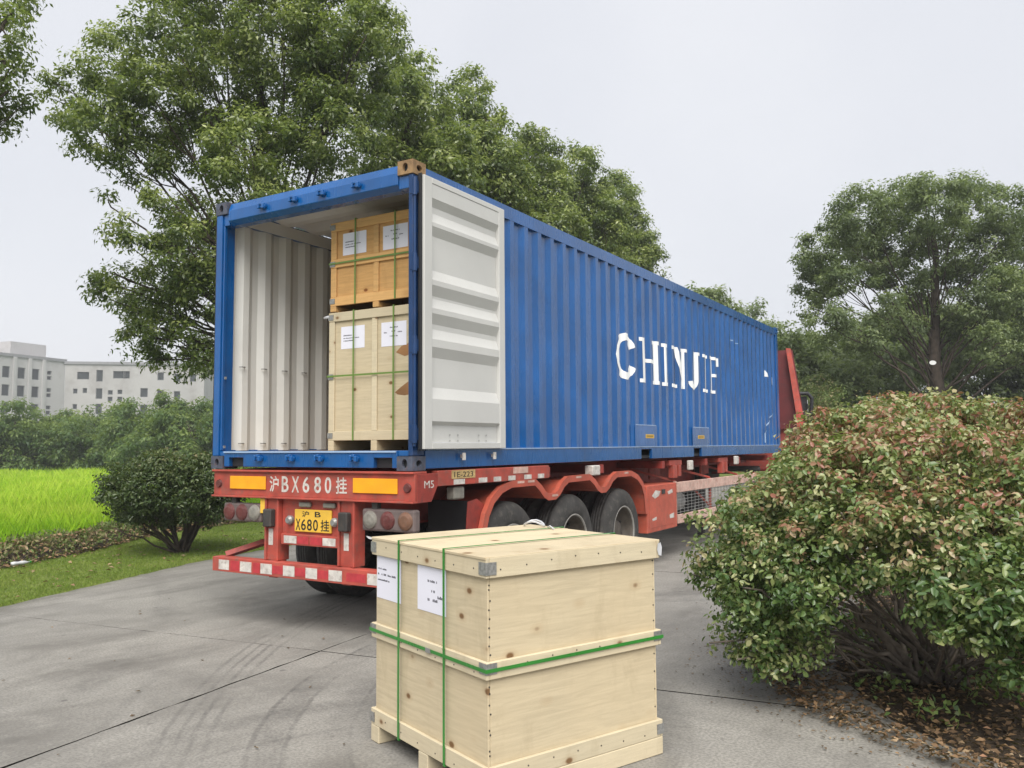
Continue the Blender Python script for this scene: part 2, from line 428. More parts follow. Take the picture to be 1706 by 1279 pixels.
def unit(a): return a/(np.linalg.norm(a, axis=-1, keepdims=True)+1e-9)
def leaf_arrays(base, dirs, ups, length, width, fold=.12, oval=False):
    d = unit(dirs); s = unit(np.cross(d, ups)); n = np.cross(s, d)
    l = length[:, None]; w = width[:, None]
    if oval:
        v = np.empty((len(base), 6, 3)); v[:, 0] = base; v[:, 3] = base + d*l - n*l*.10
        for k, f, ww in ((1, .28, .46), (2, .66, .40)):
            v[:, k] = base + d*l*f + s*w*ww + n*w*fold; v[:, 6-k] = base + d*l*f - s*w*ww + n*w*fold
        q = np.array([[0, 1, 2, 3], [0, 3, 4, 5]])[None] + (np.arange(len(base))*6)[:, None, None]
        return v.reshape(-1, 3), q.reshape(-1, 4)
    v = np.empty((len(base), 4, 3))
    v[:, 0] = base
    v[:, 1] = base + d*l*.45 + s*w*.5 + n*w*fold
    v[:, 2] = base + d*l - n*l*.08
    v[:, 3] = base + d*l*.45 - s*w*.5 + n*w*fold
    q = np.arange(len(base)*4).reshape(-1, 4)
    return v.reshape(-1, 3), q

def foliage(name, lobes, n, leaf, mat, parent, csig=.2, per=40, shell=.75, droop=.55, tintfn=None, aspect=.42, oval=False, zmin=None):
    """leaves in sprays spread through ellipsoidal lobes: lobes = [(centre, radius[, zscale])]; returns spray centres too"""
    vol = np.array([l[1]**2.3 for l in lobes]); vol /= vol.sum()
    ncl = max(1, n//per)
    idx = rng.choice(len(lobes), ncl, p=vol)
    ctr = np.array([l[0] for l in lobes])[idx]; rad = np.array([l[1] for l in lobes])[idx]
    zs = np.array([l[2] if len(l) > 2 else 1.0 for l in lobes])[idx]
    dv = unit(rng.normal(size=(ncl, 3)))
    rr = rad*(rng.random(ncl)**(1/3*(1-shell)+.12))
    off = dv*rr[:, None]; off[:, 2] *= zs
    cl = ctr + off
    tr = csig*1.55*(.6+.8*rng.random(ncl))
    cnt = rng.poisson(per*(.4+1.2*rng.random(ncl)))
    ci = np.repeat(np.arange(ncl), cnt); N = len(ci)
    o1 = unit(rng.normal(size=(N, 3)))
    p = cl[ci] + o1*(tr[ci]*rng.random(N)**.45)[:, None]*np.array([1, 1, .72])
    up = unit(o1*.75 + unit(off)[ci]*.3 + rng.normal(size=(N, 3))*.42 + np.array([0, 0, .55]))
    d = unit(rng.normal(size=(N, 3)) + o1*.5 + np.array([0, 0, -droop]))
    d = d - up*np.sum(d*up, axis=1, keepdims=True)*.8
    ln = leaf*(.6+.75*rng.random(N)); wd = ln*aspect*(.8+.4*rng.random(N))
    ct = rng.random(ncl)
    ti = np.clip(.50*ct[ci]**1.1 + .34*rng.random(N)**1.4 + .28*np.clip(o1[:, 2]+.25, 0, 1), 0, 1)  # leaves on top of each spray tinted lighter: top light put into the colour
    if tintfn is not None: ti = tintfn(p, ct[ci], rng.random(N))
    if zmin is not None:
        k = p[:, 2] > zmin; p, d, up, ln, wd, ti = p[k], d[k], up[k], ln[k], wd[k], ti[k]
    v, q = leaf_arrays(p, d, up, ln, wd, oval=oval)
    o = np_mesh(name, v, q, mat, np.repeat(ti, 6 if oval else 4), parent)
    o['kind'] = 'stuff'
    return o, cl, idx, (p, d, up, ln, wd, ti)

def bent(a, b, sag=.15, k=5, wob=.06):
    a, b = np.asarray(a, float), np.asarray(b, float); L_ = np.linalg.norm(b-a)
    pts = []
    for i in range(k+1):
        t = i/k; p = a+(b-a)*t
        p = p + np.array([0, 0, 1])*sag*L_*math.sin(math.pi*t)*.5 + (rng.normal(size=3)*wob*L_*(t*(1-t))*1.6)
        pts.append(p)
    return pts

def tree(name, label, base, lobes, n, leaf, mat, trunk_r=.2, fork=.3, group=None, csig=.25, per=40, twigs=60, zmin=None, bark='bark', cat='tree', droop=.55, tintfn=None, aspect=.42, shell=.75, limb=.3):
    base = np.asarray(base, float)
    root = thing(name, label, cat, tuple(base), 0, group)
    top = max(l[0][2] for l in lobes); H = top-base[2]
    cen = np.mean([l[0] for l in lobes], axis=0)
    mb = MB()
    tp = [base - np.array([0, 0, .1])]; rad = [trunk_r*1.35]
    for i in range(1, 9):
        t = i/8
        q = base + np.array([0, 0, H*t*.92]) + (np.array([cen[0], cen[1], 0])-np.array([base[0], base[1], 0]))*(t**1.6)*.8 + np.array([*(rng.normal(size=2)*.03*H*t*.5), 0])
        tp.append(q); rad.append(trunk_r*(1-.85*t)+.015)
    mb.tube(tp, rad, 9)
    o, cl, idx, _ = foliage('crown', lobes, n, leaf, MT_leaf(mat), root, csig, per, droop=droop, zmin=zmin, tintfn=tintfn, aspect=aspect, shell=shell)
    for li, l in enumerate(lobes):
        lc = np.asarray(l[0]); t = np.clip((lc[2]-base[2])/H*.75-.12, fork, .9)
        k = t*8; i0 = min(7, int(k)); a = tp[i0]+(tp[i0+1]-tp[i0])*(k-i0)
        r1 = max(.012, trunk_r*(1-.8*t)*limb)
        bp = bent(a, lc, .12, 6); mb.tube(bp, np.linspace(r1, r1*.35, 7), 6)
        mine = np.where(idx == li)[0]
        for ci in mine[:max(2, int(twigs/len(lobes)))]:
            s = bp[rng.integers(3, 7)]
            mb.tube(bent(s, cl[ci], .05, 3, .1), np.linspace(r1*.35, .004, 4), 4, cap=False)
    mb.build('trunk', MT[bark], root, smooth=True)
    return root
def MT_leaf(m): return LEAF[m]

def interp(poly, y):
    ys = [p[1] for p in poly]; xs = [p[0] for p in poly]
    return np.interp(y, ys, xs)

# ------------------------------------------------------------------ ground
g = MB(); g.add([(-450, -450, -.09), (450, -450, -.09), (450, 450, -.09), (-450, 450, -.09)], [(0, 1, 2, 3)])
tag(g.build('ground', MT['ground']), kind='structure')
ROAD = [(-1.0, -6.0), (-1.45, -3.0), (-2.15, -.8), (-2.71, .87), (-3.2, 2.4), (-3.42, 4), (-3.5, 8), (-3.5, 60)]
DEB = [(-2.2, -6.0), (-3.6, -2.5), (-4.68, .5), (-5.35, 2.14), (-6.6, 4.16), (-7.0, 6), (-7.4, 10), (-7.6, 60)]
FLD = [(-3.3, -6.0), (-5.0, -2.5), (-6.2, .3), (-7.05, 2.2), (-7.9, 4.3), (-8.3, 6), (-8.6, 10), (-8.9, 60)]
def strip(name, A, B, ys, nx, hfn, mat, jitter=0.0, kind='structure', skirt=.1):
    v, f = [], []
    for j, y in enumerate(ys):
        xa, xb = float(interp(A, y)), float(interp(B, y))
        xa += rng.normal()*jitter
        for i in range(nx+1):
            t = i/nx
            z = hfn(t) if 0 < i else -skirt
            v.append((xa+(xb-xa)*t, y+ (rng.normal()*.01), z + (rng.normal()*.006 if i else 0)))
    for j in range(len(ys)-1):
        for i in range(nx):
            a = j*(nx+1)+i; f.append((a, a+nx+1, a+nx+2, a+1))
    mb = MB(); mb.add(v, f); return tag(mb.build(name, mat, smooth=True), kind=kind)
ys = np.concatenate([np.arange(-6, 14, .12), np.arange(14, 60.1, 2)])
strip('lawn_verge', ROAD, DEB, ys, 16, lambda t: .035+.02*t, MT['lawn'], .015)
strip('debris_strip', DEB, FLD, ys, 10, lambda t: .05+.16*math.sin(math.pi*t), MT['dirt'], .04)
fm = MB(); vv = []
fys = [-40, -20, -6, 0, 4, 8, 12, 20, 60, 160]
for y in fys: vv += [(float(interp(FLD, y)), y, .02), (-260, y, .02)]
fm.add(vv, [(2*i, 2*i+1, 2*i+3, 2*i+2) for i in range(len(fys)-1)])
tag(fm.build('grass_field', MT['field']), kind='structure')
BED = [(9.5, -1.9), (6.9, -.95), (6.33, -.62), (5.92, -.36), (5.5, -.02), (5.12, .6), (4.85, 1.5), (4.7, 3), (4.7, 9), (4.7, 60)]
BED = sorted(BED, key=lambda p: p[1])
bys = np.concatenate([np.arange(-1.9, 10, .1), np.arange(10, 60.1, 2)])
strip('planting_bed', BED, [(14, -1.9), (14, 60)], bys, 14, lambda t: .02+.06*min(1, t*3), MT['dirt'], .02)

# concrete yard: slabs cast in bays, joints recessed
yard = MB(); yard.add([(-12, -14, -.05), (16, -14, -.05), (16, 62, -.05), (-12, 62, -.05)], [(0, 1, 2, 3)])
yard = tag(yard.build('concrete_yard', MT['joint']), kind='structure')
th = R_(7.2); E1 = np.array([math.cos(th), math.sin(th)]); E2 = np.array([-math.sin(th), math.cos(th)]); O2 = np.array([1.88, -.45])
SW, SL = 4.3, 5.0
XB = [-8.6, -4.3, 0, 6.6, 10.9]
for i in range(4):
    for j in range(-3, 11):
        c = O2 + E1*(XB[i]+XB[i+1])/2 + E2*SL*(j+.5)
        if not (-9 < c[0] < 13): continue
        gp = .006
        loop = []
        cs = [(XB[i]+gp, j*SL+gp), (XB[i+1]-gp, j*SL+gp), (XB[i+1]-gp, (j+1)*SL-gp), (XB[i]+gp, (j+1)*SL-gp)]
        for k in range(4):
            a, b = np.array(cs[k]), np.array(cs[(k+1) % 4])
            for q in range(30):
                p = a+(b-a)*q/30
                wb = .005 if q else 0
                loop.append(O2 + E1*(p[0]+rng.normal()*wb) + E2*(p[1]+rng.normal()*wb*.4))
        n = len(loop); z = rng.normal()*.0015; mb = MB()
        cc = np.mean(loop, axis=0)
        inn = [p + (cc-p)*.0014 for p in loop]
        mb.add([(*p, -.045) for p in loop] + [(*p, z-.0015) for p in loop] + [(*p, z) for p in inn],
               [(k, (k+1) % n, n+(k+1) % n, n+k) for k in range(n)] + [(n+k, n+(k+1) % n, 2*n+(k+1) % n, 2*n+k) for k in range(n)] + [tuple(range(2*n, 3*n))])
        mb.m = [1]*n + [0]*(n+1)
        mb.build('slab', [MT['concrete'], MT['joint']], yard)

# ------------------------------------------------------------------ buildings
def building(label, p0, p1, depth, z1, wins, wallm, back=None, pent=(), name='apartment_building', group=None, pil=()):
    """front wall from p0 to p1 (x, y), windows (s0, s1, z0, z1) cut through it with panes set back"""
    p0, p1 = np.array(p0, float), np.array(p1, float); W_ = np.linalg.norm(p1-p0); e = (p1-p0)/W_
    nrm = np.array([e[1], -e[0]])
    if np.dot(nrm, CW[:2]-p0) < 0: nrm = -nrm
    F3 = lambda s, z, o=0: (*(p0+e*s+nrm*o), z)
    root = thing(name, label, 'building', (p0[0], p0[1], 0), 0, group)
    ss = sorted({0, W_, *[w[0] for w in wins], *[w[1] for w in wins]}); zz = sorted({0, z1, *[w[2] for w in wins], *[w[3] for w in wins]})
    mb = MB()
    for a, b in zip(ss, ss[1:]):
        for c, d in zip(zz, zz[1:]):
            m1, m2 = (a+b)/2, (c+d)/2
            if any(w[0] < m1 < w[1] and w[2] < m2 < w[3] for w in wins): continue
            mb.add([F3(a, c), F3(b, c), F3(b, d), F3(a, d)], [(0, 1, 2, 3)])
    for (a, b, c, d) in wins:
        for q in ([F3(a, c), F3(a, d), F3(a, d, -.35), F3(a, c, -.35)], [F3(b, c), F3(b, d), F3(b, d, -.35), F3(b, c, -.35)],
                  [F3(a, c), F3(b, c), F3(b, c, -.35), F3(a, c, -.35)], [F3(a, d), F3(b, d), F3(b, d, -.35), F3(a, d, -.35)]):
            mb.add(q, [(0, 1, 2, 3)])
    # sides and back
    mb.add([F3(0, 0), F3(0, z1), F3(0, z1, -depth), F3(0, 0, -depth), F3(W_, 0), F3(W_, z1), F3(W_, z1, -depth), F3(W_, 0, -depth)],
           [(0, 1, 2, 3), (4, 5, 6, 7), (3, 2, 6, 7)])
    mb.build('wall', wallm, root)
    rf = MB(); rf.add([F3(-.25, z1+.002, .25), F3(W_+.25, z1+.002, .25), F3(W_+.25, z1+.002, -depth-.25), F3(-.25, z1+.002, -depth-.25),
                       F3(-.25, z1+.55, .25), F3(W_+.25, z1+.55, .25), F3(W_+.25, z1+.55, -depth-.25), F3(-.25, z1+.55, -depth-.25)],
                      [(3, 2, 1, 0), (4, 5, 6, 7), (0, 1, 5, 4), (1, 2, 6, 5), (2, 3, 7, 6), (3, 0, 4, 7)])
    rf.build('roof', MT['broof'], root)
    for s0, s1, h, o0, o1 in pent:
        pb = MB(); pb.add([F3(s0, z1+.56, o0), F3(s1, z1+.56, o0), F3(s1, z1+.56, o1), F3(s0, z1+.56, o1), F3(s0, z1+h, o0), F3(s1, z1+h, o0), F3(s1, z1+h, o1), F3(s0, z1+h, o1)],
                          [(3, 2, 1, 0), (4, 5, 6, 7), (0, 1, 5, 4), (1, 2, 6, 5), (2, 3, 7, 6), (3, 0, 4, 7)])
        pb.build('roof_house', wallm, root)
    for s0, s1 in pil:
        pb = MB(); pb.add([F3(s0, 0, .01), F3(s1, 0, .01), F3(s1, 0, .4), F3(s0, 0, .4), F3(s0, z1-.01, .01), F3(s1, z1-.01, .01), F3(s1, z1-.01, .4), F3(s0, z1-.01, .4)],
                          [(3, 2, 1, 0), (4, 5, 6, 7), (0, 1, 5, 4), (1, 2, 6, 5), (2, 3, 7, 6), (3, 0, 4, 7)])
        pb.build('pilaster', MT['bwall2'], root)
    for (a, b, c, d) in wins:
        wf = MB(); t = .09
        for q in ((a, a+t, c, d), (b-t, b, c, d), (a+t, b-t, c, c+t), (a+t, b-t, d-t, d)):
            wf.add([F3(q[0], q[2], -.2), F3(q[1], q[2], -.2), F3(q[1], q[3], -.2), F3(q[0], q[3], -.2), F3(q[0], q[2], -.3), F3(q[1], q[2], -.3), F3(q[1], q[3], -.3), F3(q[0], q[3], -.3)],
                   [(0, 1, 2, 3), (0, 1, 5, 4), (1, 2, 6, 5), (2, 3, 7, 6), (3, 0, 4, 7)])
        wf = wf.build('window', MT['bframe'], root)
        pn = MB(); pn.add([F3(a, c, -.32), F3(b, c, -.32), F3(b, d, -.32), F3(a, d, -.32)], [(0, 1, 2, 3)])
        po = pn.build('pane', MT['pane']); po.parent = wf; po.location = (0, 0, 0)
    return root
def px_wall(xa, da, xb, db):
    A, B = at(xa, 742, da), at(xb, 742, db); return A[:2], B[:2]
# left block: four columns of windows
A, B = px_wall(-75, 143, 104, 163); Wl = np.linalg.norm(B-A)
def s_of(px, A=A, B=B):
    r = (CF+CR*(px-853)/FPX)[:2]; M2 = np.array([B-A, -r]).T
    return float(np.linalg.solve(M2, CW[:2]-A)[0]*np.linalg.norm(B-A))
wins = []
for x in (-58, -34, -16, 3, 29, 53, 78):
    for k in range(6):
        z = 18.0-3.35*(k+1)
        s = s_of(x)
        if x == 78: wins += [(s, s+1.0, z+.2, z+.95), (s, s+1.0, z+1.2, z+1.95)]
        else: wins.append((s, s+1.55, z, z+2.1))
building('pale grey apartment block with dark square windows and a roof house, far left', A, B, 14, 18.6, wins, MT['bwall2'],
         pent=((s_of(41), s_of(100), 3.4, -4, -12), (s_of(28), s_of(40), 1.9, -2, -8)), pil=[(s_of(x)+2.0, s_of(x)+2.6) for x in (3, 29, 53)])
A2, B2 = px_wall(104.2, 162.9, 338, 168)
wins = []
def s2(px): return s_of(px, A2, B2)
def zpx(py, d): return float(at(853, py, d)[2])
for x, y, w, h in ((160, 620, 1.2, 2.3), (122, 646, .8, 1.0), (138, 645, .8, 1.0), (160, 650, 1.2, 2.1), (180, 648, .9, .9), (196, 647, .9, .9), (180, 659, .9, .9), (196, 659, .9, .9), (234, 648, 1.4, 1.8), (262, 620, 1.2, 1.6), (290, 622, 1.2, 1.6), (316, 622, 1.2, 1.6), (128, 620, 2.2, 1.5), (188, 618, 2.2, 1.5), (205, 618, 1.2, 1.5), (122, 672, .8, 1.0), (160, 676, 1.2, 2.1), (196, 676, .9, 1.2), (234, 676, 1.4, 1.8), (262, 650, 1.2, 1.6), (290, 652, 1.2, 1.6)):
    s = s2(x); z = zpx(y, 164)
    wins.append((s, s+w, z-h/2, z+h/2))
building('plain pale building with small windows rising beyond the far shrubs', A2, B2, 12, zpx(601, 164), wins, MT['bwall'])
A3, B3 = px_wall(1308, 110, 1362, 112)
building('small white building glimpsed between the trees at the right', A3, B3, 10, zpx(583, 111), [(1.0+2.1*k, 2.2+2.1*k, z, z+1.3) for k in range(2) for z in (6.5, 9.8)], MT['bwall2'], name='white_building')

# ------------------------------------------------------------------ trees and far shrubs
def px_lobes(spec, d, jit=.7):
    return [(at(x, y, d+rng.uniform(-jit, jit)), r) for x, y, r in spec]
T1 = [(130,165,.62),(195,115,.75),(165,215,.62),(285,65,.85),(260,170,.85),(380,30,.95),(365,140,1.0),(470,60,1.0),(470,165,1.05),(560,40,1.0),(585,125,1.0),(610,60,.75),(560,215,.9),(330,235,.8),(415,250,.9),(240,262,.55),(495,265,.85),(185,345,.30),(225,395,.45),(190,475,.38),(262,470,.5),(310,410,.6),(325,505,.6),(235,560,.4),(290,575,.5),(335,600,.3),(270,330,.28),(420,330,.8),(420,450,.8),(480,380,.8),(240,525,.35),(215,510,.3),(280,520,.45),(310,460,.5),(345,450,.5),(265,600,.35),(315,610,.35),(350,590,.4),(190,455,.25),(270,395,.4),(330,370,.6),(330,-90,1.1),(450,-100,1.2),(560,-80,1.0),(430,-230,1.1),(300,20,.6)]
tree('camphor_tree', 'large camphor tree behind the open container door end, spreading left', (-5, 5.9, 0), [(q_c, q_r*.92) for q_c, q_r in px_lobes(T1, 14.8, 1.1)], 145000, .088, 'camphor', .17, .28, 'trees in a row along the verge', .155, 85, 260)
def row_lobes(x, y, h, r, k=16):
    lob = []
    for i in range(k):
        t = i/(k-1); z = 3.2 + (h-3.6)*t
        rr = r*(.55+.6*math.sin(math.pi*min(1, .18+t*.78)))*(1-.45*t)
        a = rng.uniform(0, 6.28); q = rr*rng.uniform(.25, .8)
        lob.append((np.array([x+q*math.cos(a), y+q*math.sin(a), z]), max(.5, rr*rng.uniform(.42, .62))))
    lob.append((np.array([x+rng.normal()*.2, y+rng.normal()*.2, h-.45]), .55))
    return lob
ROW = [(18.9, [(690,120,.5),(672,165,.6),(715,180,.6),(655,225,.7),(700,240,.8),(745,245,.6),(620,260,.7),(680,310,.8),(740,310,.8),(620,330,.8)], 'camphor tree with tall pointed crown, second in the row behind the container'),
       (20.7, [(785,142,.45),(772,185,.6),(806,200,.55),(765,240,.7),(815,250,.7),(790,300,.8),(838,290,.5),(770,350,.8),(830,350,.8)], 'camphor tree in the row behind the container, third crown above the roof'),
       (23.4, [(885,222,.45),(868,262,.6),(905,265,.6),(850,300,.7),(900,310,.8),(930,320,.5),(870,360,.9),(925,370,.8)], 'camphor tree fourth in the row, rising above the middle of the container roof'),
       (26.2, [(970,266,.5),(952,300,.6),(995,305,.6),(945,345,.7),(990,350,.8),(1012,350,.5),(960,400,.9),(1010,400,.8)], 'camphor tree fifth in the row, stepping down behind the roof edge'),
       (29.5, [(1032,305,.42),(1048,330,.45),(1018,345,.65),(1056,362,.5),(1068,395,.42),(1035,390,.7),(1066,425,.45),(1022,430,.8),(1060,455,.5)], 'camphor tree sixth in the row, last big crown right of the container door')]
for d_, spec, lab in ROW:
    lob = px_lobes(spec, d_, .8); m_ = np.mean([l[0] for l in lob], axis=0); zmx = max(l[0][2] for l in lob)
    for k in range(9):
        z = 3.4 + (zmx-5.2)*k/9; a = rng.uniform(0, 6.28)
        lob.append((np.array([m_[0]+.6*math.cos(a), m_[1]+.6*math.sin(a), z]), .75))
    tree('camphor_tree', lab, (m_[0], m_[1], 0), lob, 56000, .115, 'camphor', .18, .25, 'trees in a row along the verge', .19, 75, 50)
for d_, spec, lab in ((36, [(1183,497,.5),(1150,492,.35),(1168,515,.6),(1195,525,.6),(1175,540,.8)], 'small treetop peeping over the container roof near its lettering'),
                      (46, [(1222,532,.7),(1258,530,.9),(1240,560,1.0),(1215,565,.8),(1270,570,1.0),(1250,600,1.2)], 'round treetop over the far end of the container roof'),
                      (50, [(1290,548,.8),(1308,575,.9),(1280,585,1.0),(1318,605,.8),(1300,620,1.0),(1312,650,1.0),(1330,640,.7),(1335,670,.9),(1345,690,.8)], 'tree just right of the container front, beside the red truck cab')):
    lob = px_lobes(spec, d_, 1.0); m_ = np.mean([l[0] for l in lob], axis=0); zmn = min(l[0][2] for l in lob)
    lob += [(np.array([m_[0]+rng.normal()*.9, m_[1]+rng.normal()*.9, z]), .9) for z in np.linspace(1.6, max(1.7, zmn), 6)]
    tree('camphor_tree', lab, (m_[0], m_[1], 0), lob, 20000, .2, 'camphor2', .2, .25, 'trees in a row along the verge', .25, 55, 30)
# branch of a nearer tree entering at the upper left
TU = [(-40,60,.9),(0,40,.5),(10,100,.45),(-20,150,.55),(15,150,.4),(5,195,.3),(-60,-60,1.2),(-110,100,1.1),(-160,0,1.3),(-200,150,1.1),(-150,-150,1.3),(-260,60,1.3),(20,20,.45)]
tree('camphor_tree', 'camphor tree cut off by the left edge of the picture', at(-330, 742, 11.5)*np.array([1, 1, 0]), [(c_q, r_q*.8) for c_q, r_q in px_lobes(TU, 11.5, .6)], 32000, .085, 'camphor', .24, .4, 'trees in a row along the verge', .15, 75, 60)
# big tree at the right
TR = [(1375,408,55),(1355,470,40),(1382,530,42),(1430,350,62),(1440,425,60),(1500,325,55),(1560,325,60),(1625,330,60),(1690,350,60),(1510,400,60),(1580,400,70),(1650,415,70),(1725,420,80),(1480,478,40),(1545,480,50),(1625,495,60),(1705,500,60),(1790,450,90),(1765,350,80),(1850,400,80),(1660,560,45),(1730,580,60),(1440,545,42),(1870,500,70),(1350,430,30),(1530,300,35),(1600,300,35),(1400,380,40)]
TR2 = [(1460,390,35),(1400,450,35),(1350,500,28),(1480,440,35),(1530,440,35),(1600,450,40),(1590,540,35),(1510,530,30),(1670,460,40),(1420,300,0)][:-1]
big_tree = tree('camphor_tree', 'big spreading tree with bare forked limbs standing behind the reddish bush', at(1562, 742, 27)*np.array([1, 1, 0]), [(at(x, y+12, 27+rng.uniform(-2, 2)), r*27/FPX*.80) for x, y, r in TR+TR2], 125000, .12, 'camphor2', .29, .2, None, .19, 75, 160, limb=.2)
tq = at(1554, 604, 26.45); MB().lathe([(.001, -.01), (.10, -.01), (.10, .01), (.001, .01)], lambda a, b, t: tuple(tq + CR*a*1.1 + CU*b*.7 + CF*t), 12).build('tree_tag', MT['letter'], big_tree)
for px, py, d, r, lab in ((1412, 610, 33, 1.9, 'dark low tree at the left foot of the big right tree'), (1490, 585, 35, 2.3, 'olive low tree directly behind the big tree trunk'),
                          (1640, 590, 36, 2.6, 'low tree behind the reddish bush, right of the big trunk'), (1745, 590, 34, 2.4, 'low tree at the right edge of the picture'), (1378, 650, 31, 1.5, 'low dark leafy tree nearest the red truck, under the big tree'),
                          (1560, 560, 40, 1.9, 'taller background tree hidden behind the big forked tree')):
    c = at(px, py, d); z0 = 0
    lob = [(c+rng.normal(size=3)*r*.5*np.array([1, 1, .5]), r*.6) for _ in range(9)] + [(np.array([c[0]+rng.normal()*r*.5, c[1]+rng.normal()*r*.5, rng.uniform(.9, c[2])]), r*.55) for _ in range(8)]
    tree('broadleaf_tree', lab, (c[0], c[1], 0), lob, 22000, .2, 'camphor2', .14, .2, 'low trees behind the big tree', .26, 60, 30, zmin=.1)
c = at(1372, 672, 26); lob = [(c+rng.normal(size=3)*.45*np.array([1, 1, .5]), .45) for _ in range(7)] + [(np.array([c[0], c[1], .6]), .6)]
tree('pale_shrub', 'pale feathery shrub beside the black truck mirror', (c[0], c[1], 0), lob, 5000, .10, 'weed', .05, .2, None, .2, 20, 20, zmin=.05, cat='shrub', bark='barklite')
# far shrubs beyond the field, left
HS = [(-60, 670, 50, 4.4), (25, 672, 47, 3.2), (90, 668, 50, 3.4), (150, 664, 52, 3.6), (215, 668, 49, 3.2), (270, 655, 48, 3.6), (325, 645, 45, 3.6), (390, 640, 46, 3.8), (450, 650, 48, 3.6)]
HL = ['far shrubby tree at the left edge of the meadow', 'low far shrub tree below the grey block', 'far shrub tree with a flat top under the pale building', 'far shrub tree, tallest under the junction of the two buildings', 'far shrub tree in the dip under the plain pale building', 'far shrub tree rising left of the round clipped shrub', 'pale green far shrub tree behind the round clipped shrub', 'far shrub tree just left of the blue container post', 'far shrub tree hidden behind the container end']
for (px, py, d, r), lab in zip(HS, HL):
    tp_ = at(px, py, d); b = np.array([tp_[0], tp_[1], 0])
    lob = []
    for k in range(28):
        a, q = rng.uniform(0, 6.28), r*math.sqrt(rng.random())*.95
        hz = tp_[2]*(1-.35*(q/r)**2)
        lob.append((np.array([b[0]+q*math.cos(a), b[1]+q*math.sin(a), rng.uniform(.12, 1)*hz-.4]), rng.uniform(.6, 1.0)))
    tree('shrub_tree', lab, b, lob, 17000, .22, 'hedge', .1, .15, 'shrubby trees beyond the meadow', .34, 60, 20, zmin=.05, droop=.9)

# ------------------------------------------------------------------ container
KZ = 1.40
box = thing('shipping_container', 'blue forty foot shipping container with open doors on the red trailer', 'container', (0, 0, KZ))
W, LN, H = 2.438, 12.192, 2.591
PITCH = .278; DEP = .036
def corr(y):
    """depth (0 outer .. DEP inner) of the corrugation at y"""
    t = (y-.17) % PITCH
    if t < .072: return 0.0
    if t < .139: return DEP*(t-.072)/.067
    if t < .211: return DEP
    return DEP*(1-(t-.211)/.067)
def corr_breaks(y0, y1):
    out = [y0]
    k = math.floor((y0-.17)/PITCH)
    while .17+k*PITCH < y1:
        for o in (0, .072, .139, .211):
            y = .17+k*PITCH+o
            if y0 < y < y1: out.append(y)
        k += 1
    return out+[y1]
def dent(y, z):
    t = min(1, max(0, (z-KZ-.17)/2.28))
    return .0045*math.sin(1.3*y+2*math.sin(.9*z+y*.37))*math.sin(2.6*z+.8*y+1)*math.sin(math.pi*t)
CY0, CY1 = .168, LN-.06
def side_wall(xo, sgn):
    mb = MB(); ys = corr_breaks(CY0, CY1)
    for off, mi in ((0, 0), (.006, 1)):
        for a, b in zip(ys, ys[1:]):
            xa, xb = xo-sgn*(corr(a+1e-7)+off), xo-sgn*(corr(b-1e-7)+off)
            zz = np.linspace(KZ+.17, KZ+2.45, 13); n = len(zz)
            mb.add([(xa+sgn*dent(a, z), a, z) for z in zz]+[(xb+sgn*dent(b, z), b, z) for z in zz], [(i, n+i, n+i+1, i+1) for i in range(n-1)], mi)
    return mb.build('side_wall', [MT['blue'], MT['white']], box)
side_wall(W-.006, 1); side_wall(.006, -1)
# roof (shallow transverse corrugation), floor, front wall
mb = MB(); yy = np.arange(.16, LN-.15, .105)
for i in range(len(yy)-1):
    z0, z1 = (KZ+H-.012-(.022 if k % 2 else 0) for k in ((i//1) % 4 > 1, ((i+1)//1) % 4 > 1))
    mb.add([(.05, yy[i], z0), (W-.05, yy[i], z0), (W-.05, yy[i+1], z1), (.05, yy[i+1], z1)], [(0, 1, 2, 3)], 0)
    mb.add([(.05, yy[i], z0-.006), (W-.05, yy[i], z0-.006), (W-.05, yy[i+1], z1-.006), (.05, yy[i+1], z1-.006)], [(0, 1, 2, 3)], 1)
mb.build('roof', [MT['blue'], MT['white']], box)
MB().box(.052, W-.052, .09, LN-.07, KZ+.135, KZ+.163).build('floor', MT['floorply'], box)
mb = MB(); mb.box(.06, W-.06, LN-.055, LN-.02, KZ+.16, KZ+H-.12); mb.build('front_wall', MT['blue'], box)
# posts, rails
mb = MB(); mb.box(.004, .082, .0, .165, KZ+.12, KZ+H-.12); mb.box(.083, .10, .02, .06, KZ+.17, KZ+H-.2); mb.build('corner_post', MT['blue'], box, .006)
mb = MB(); mb.box(W-.05, W-.004, .004, .165, KZ+.12, KZ+H-.12); mb.build('corner_post', MT['bluedk'], box, .006)
for x in (.004, W-.10):
    MB().box(x, x+.096, LN-.16, LN-.004, KZ+.12, KZ+H-.12).build('corner_post', MT['blue'], box, .006)
for x in (.004, W-.062):
    MB().box(x, x+.058, .168, LN-.165, KZ+2.43, KZ+H-.03).box(*((x+.0585, x+.062) if x < 1 else (x-.004, x-.0005)), .168, LN-.165, KZ+2.43, KZ+H-.04, 1).build('top_rail', [MT['blue'], MT['white']], box)
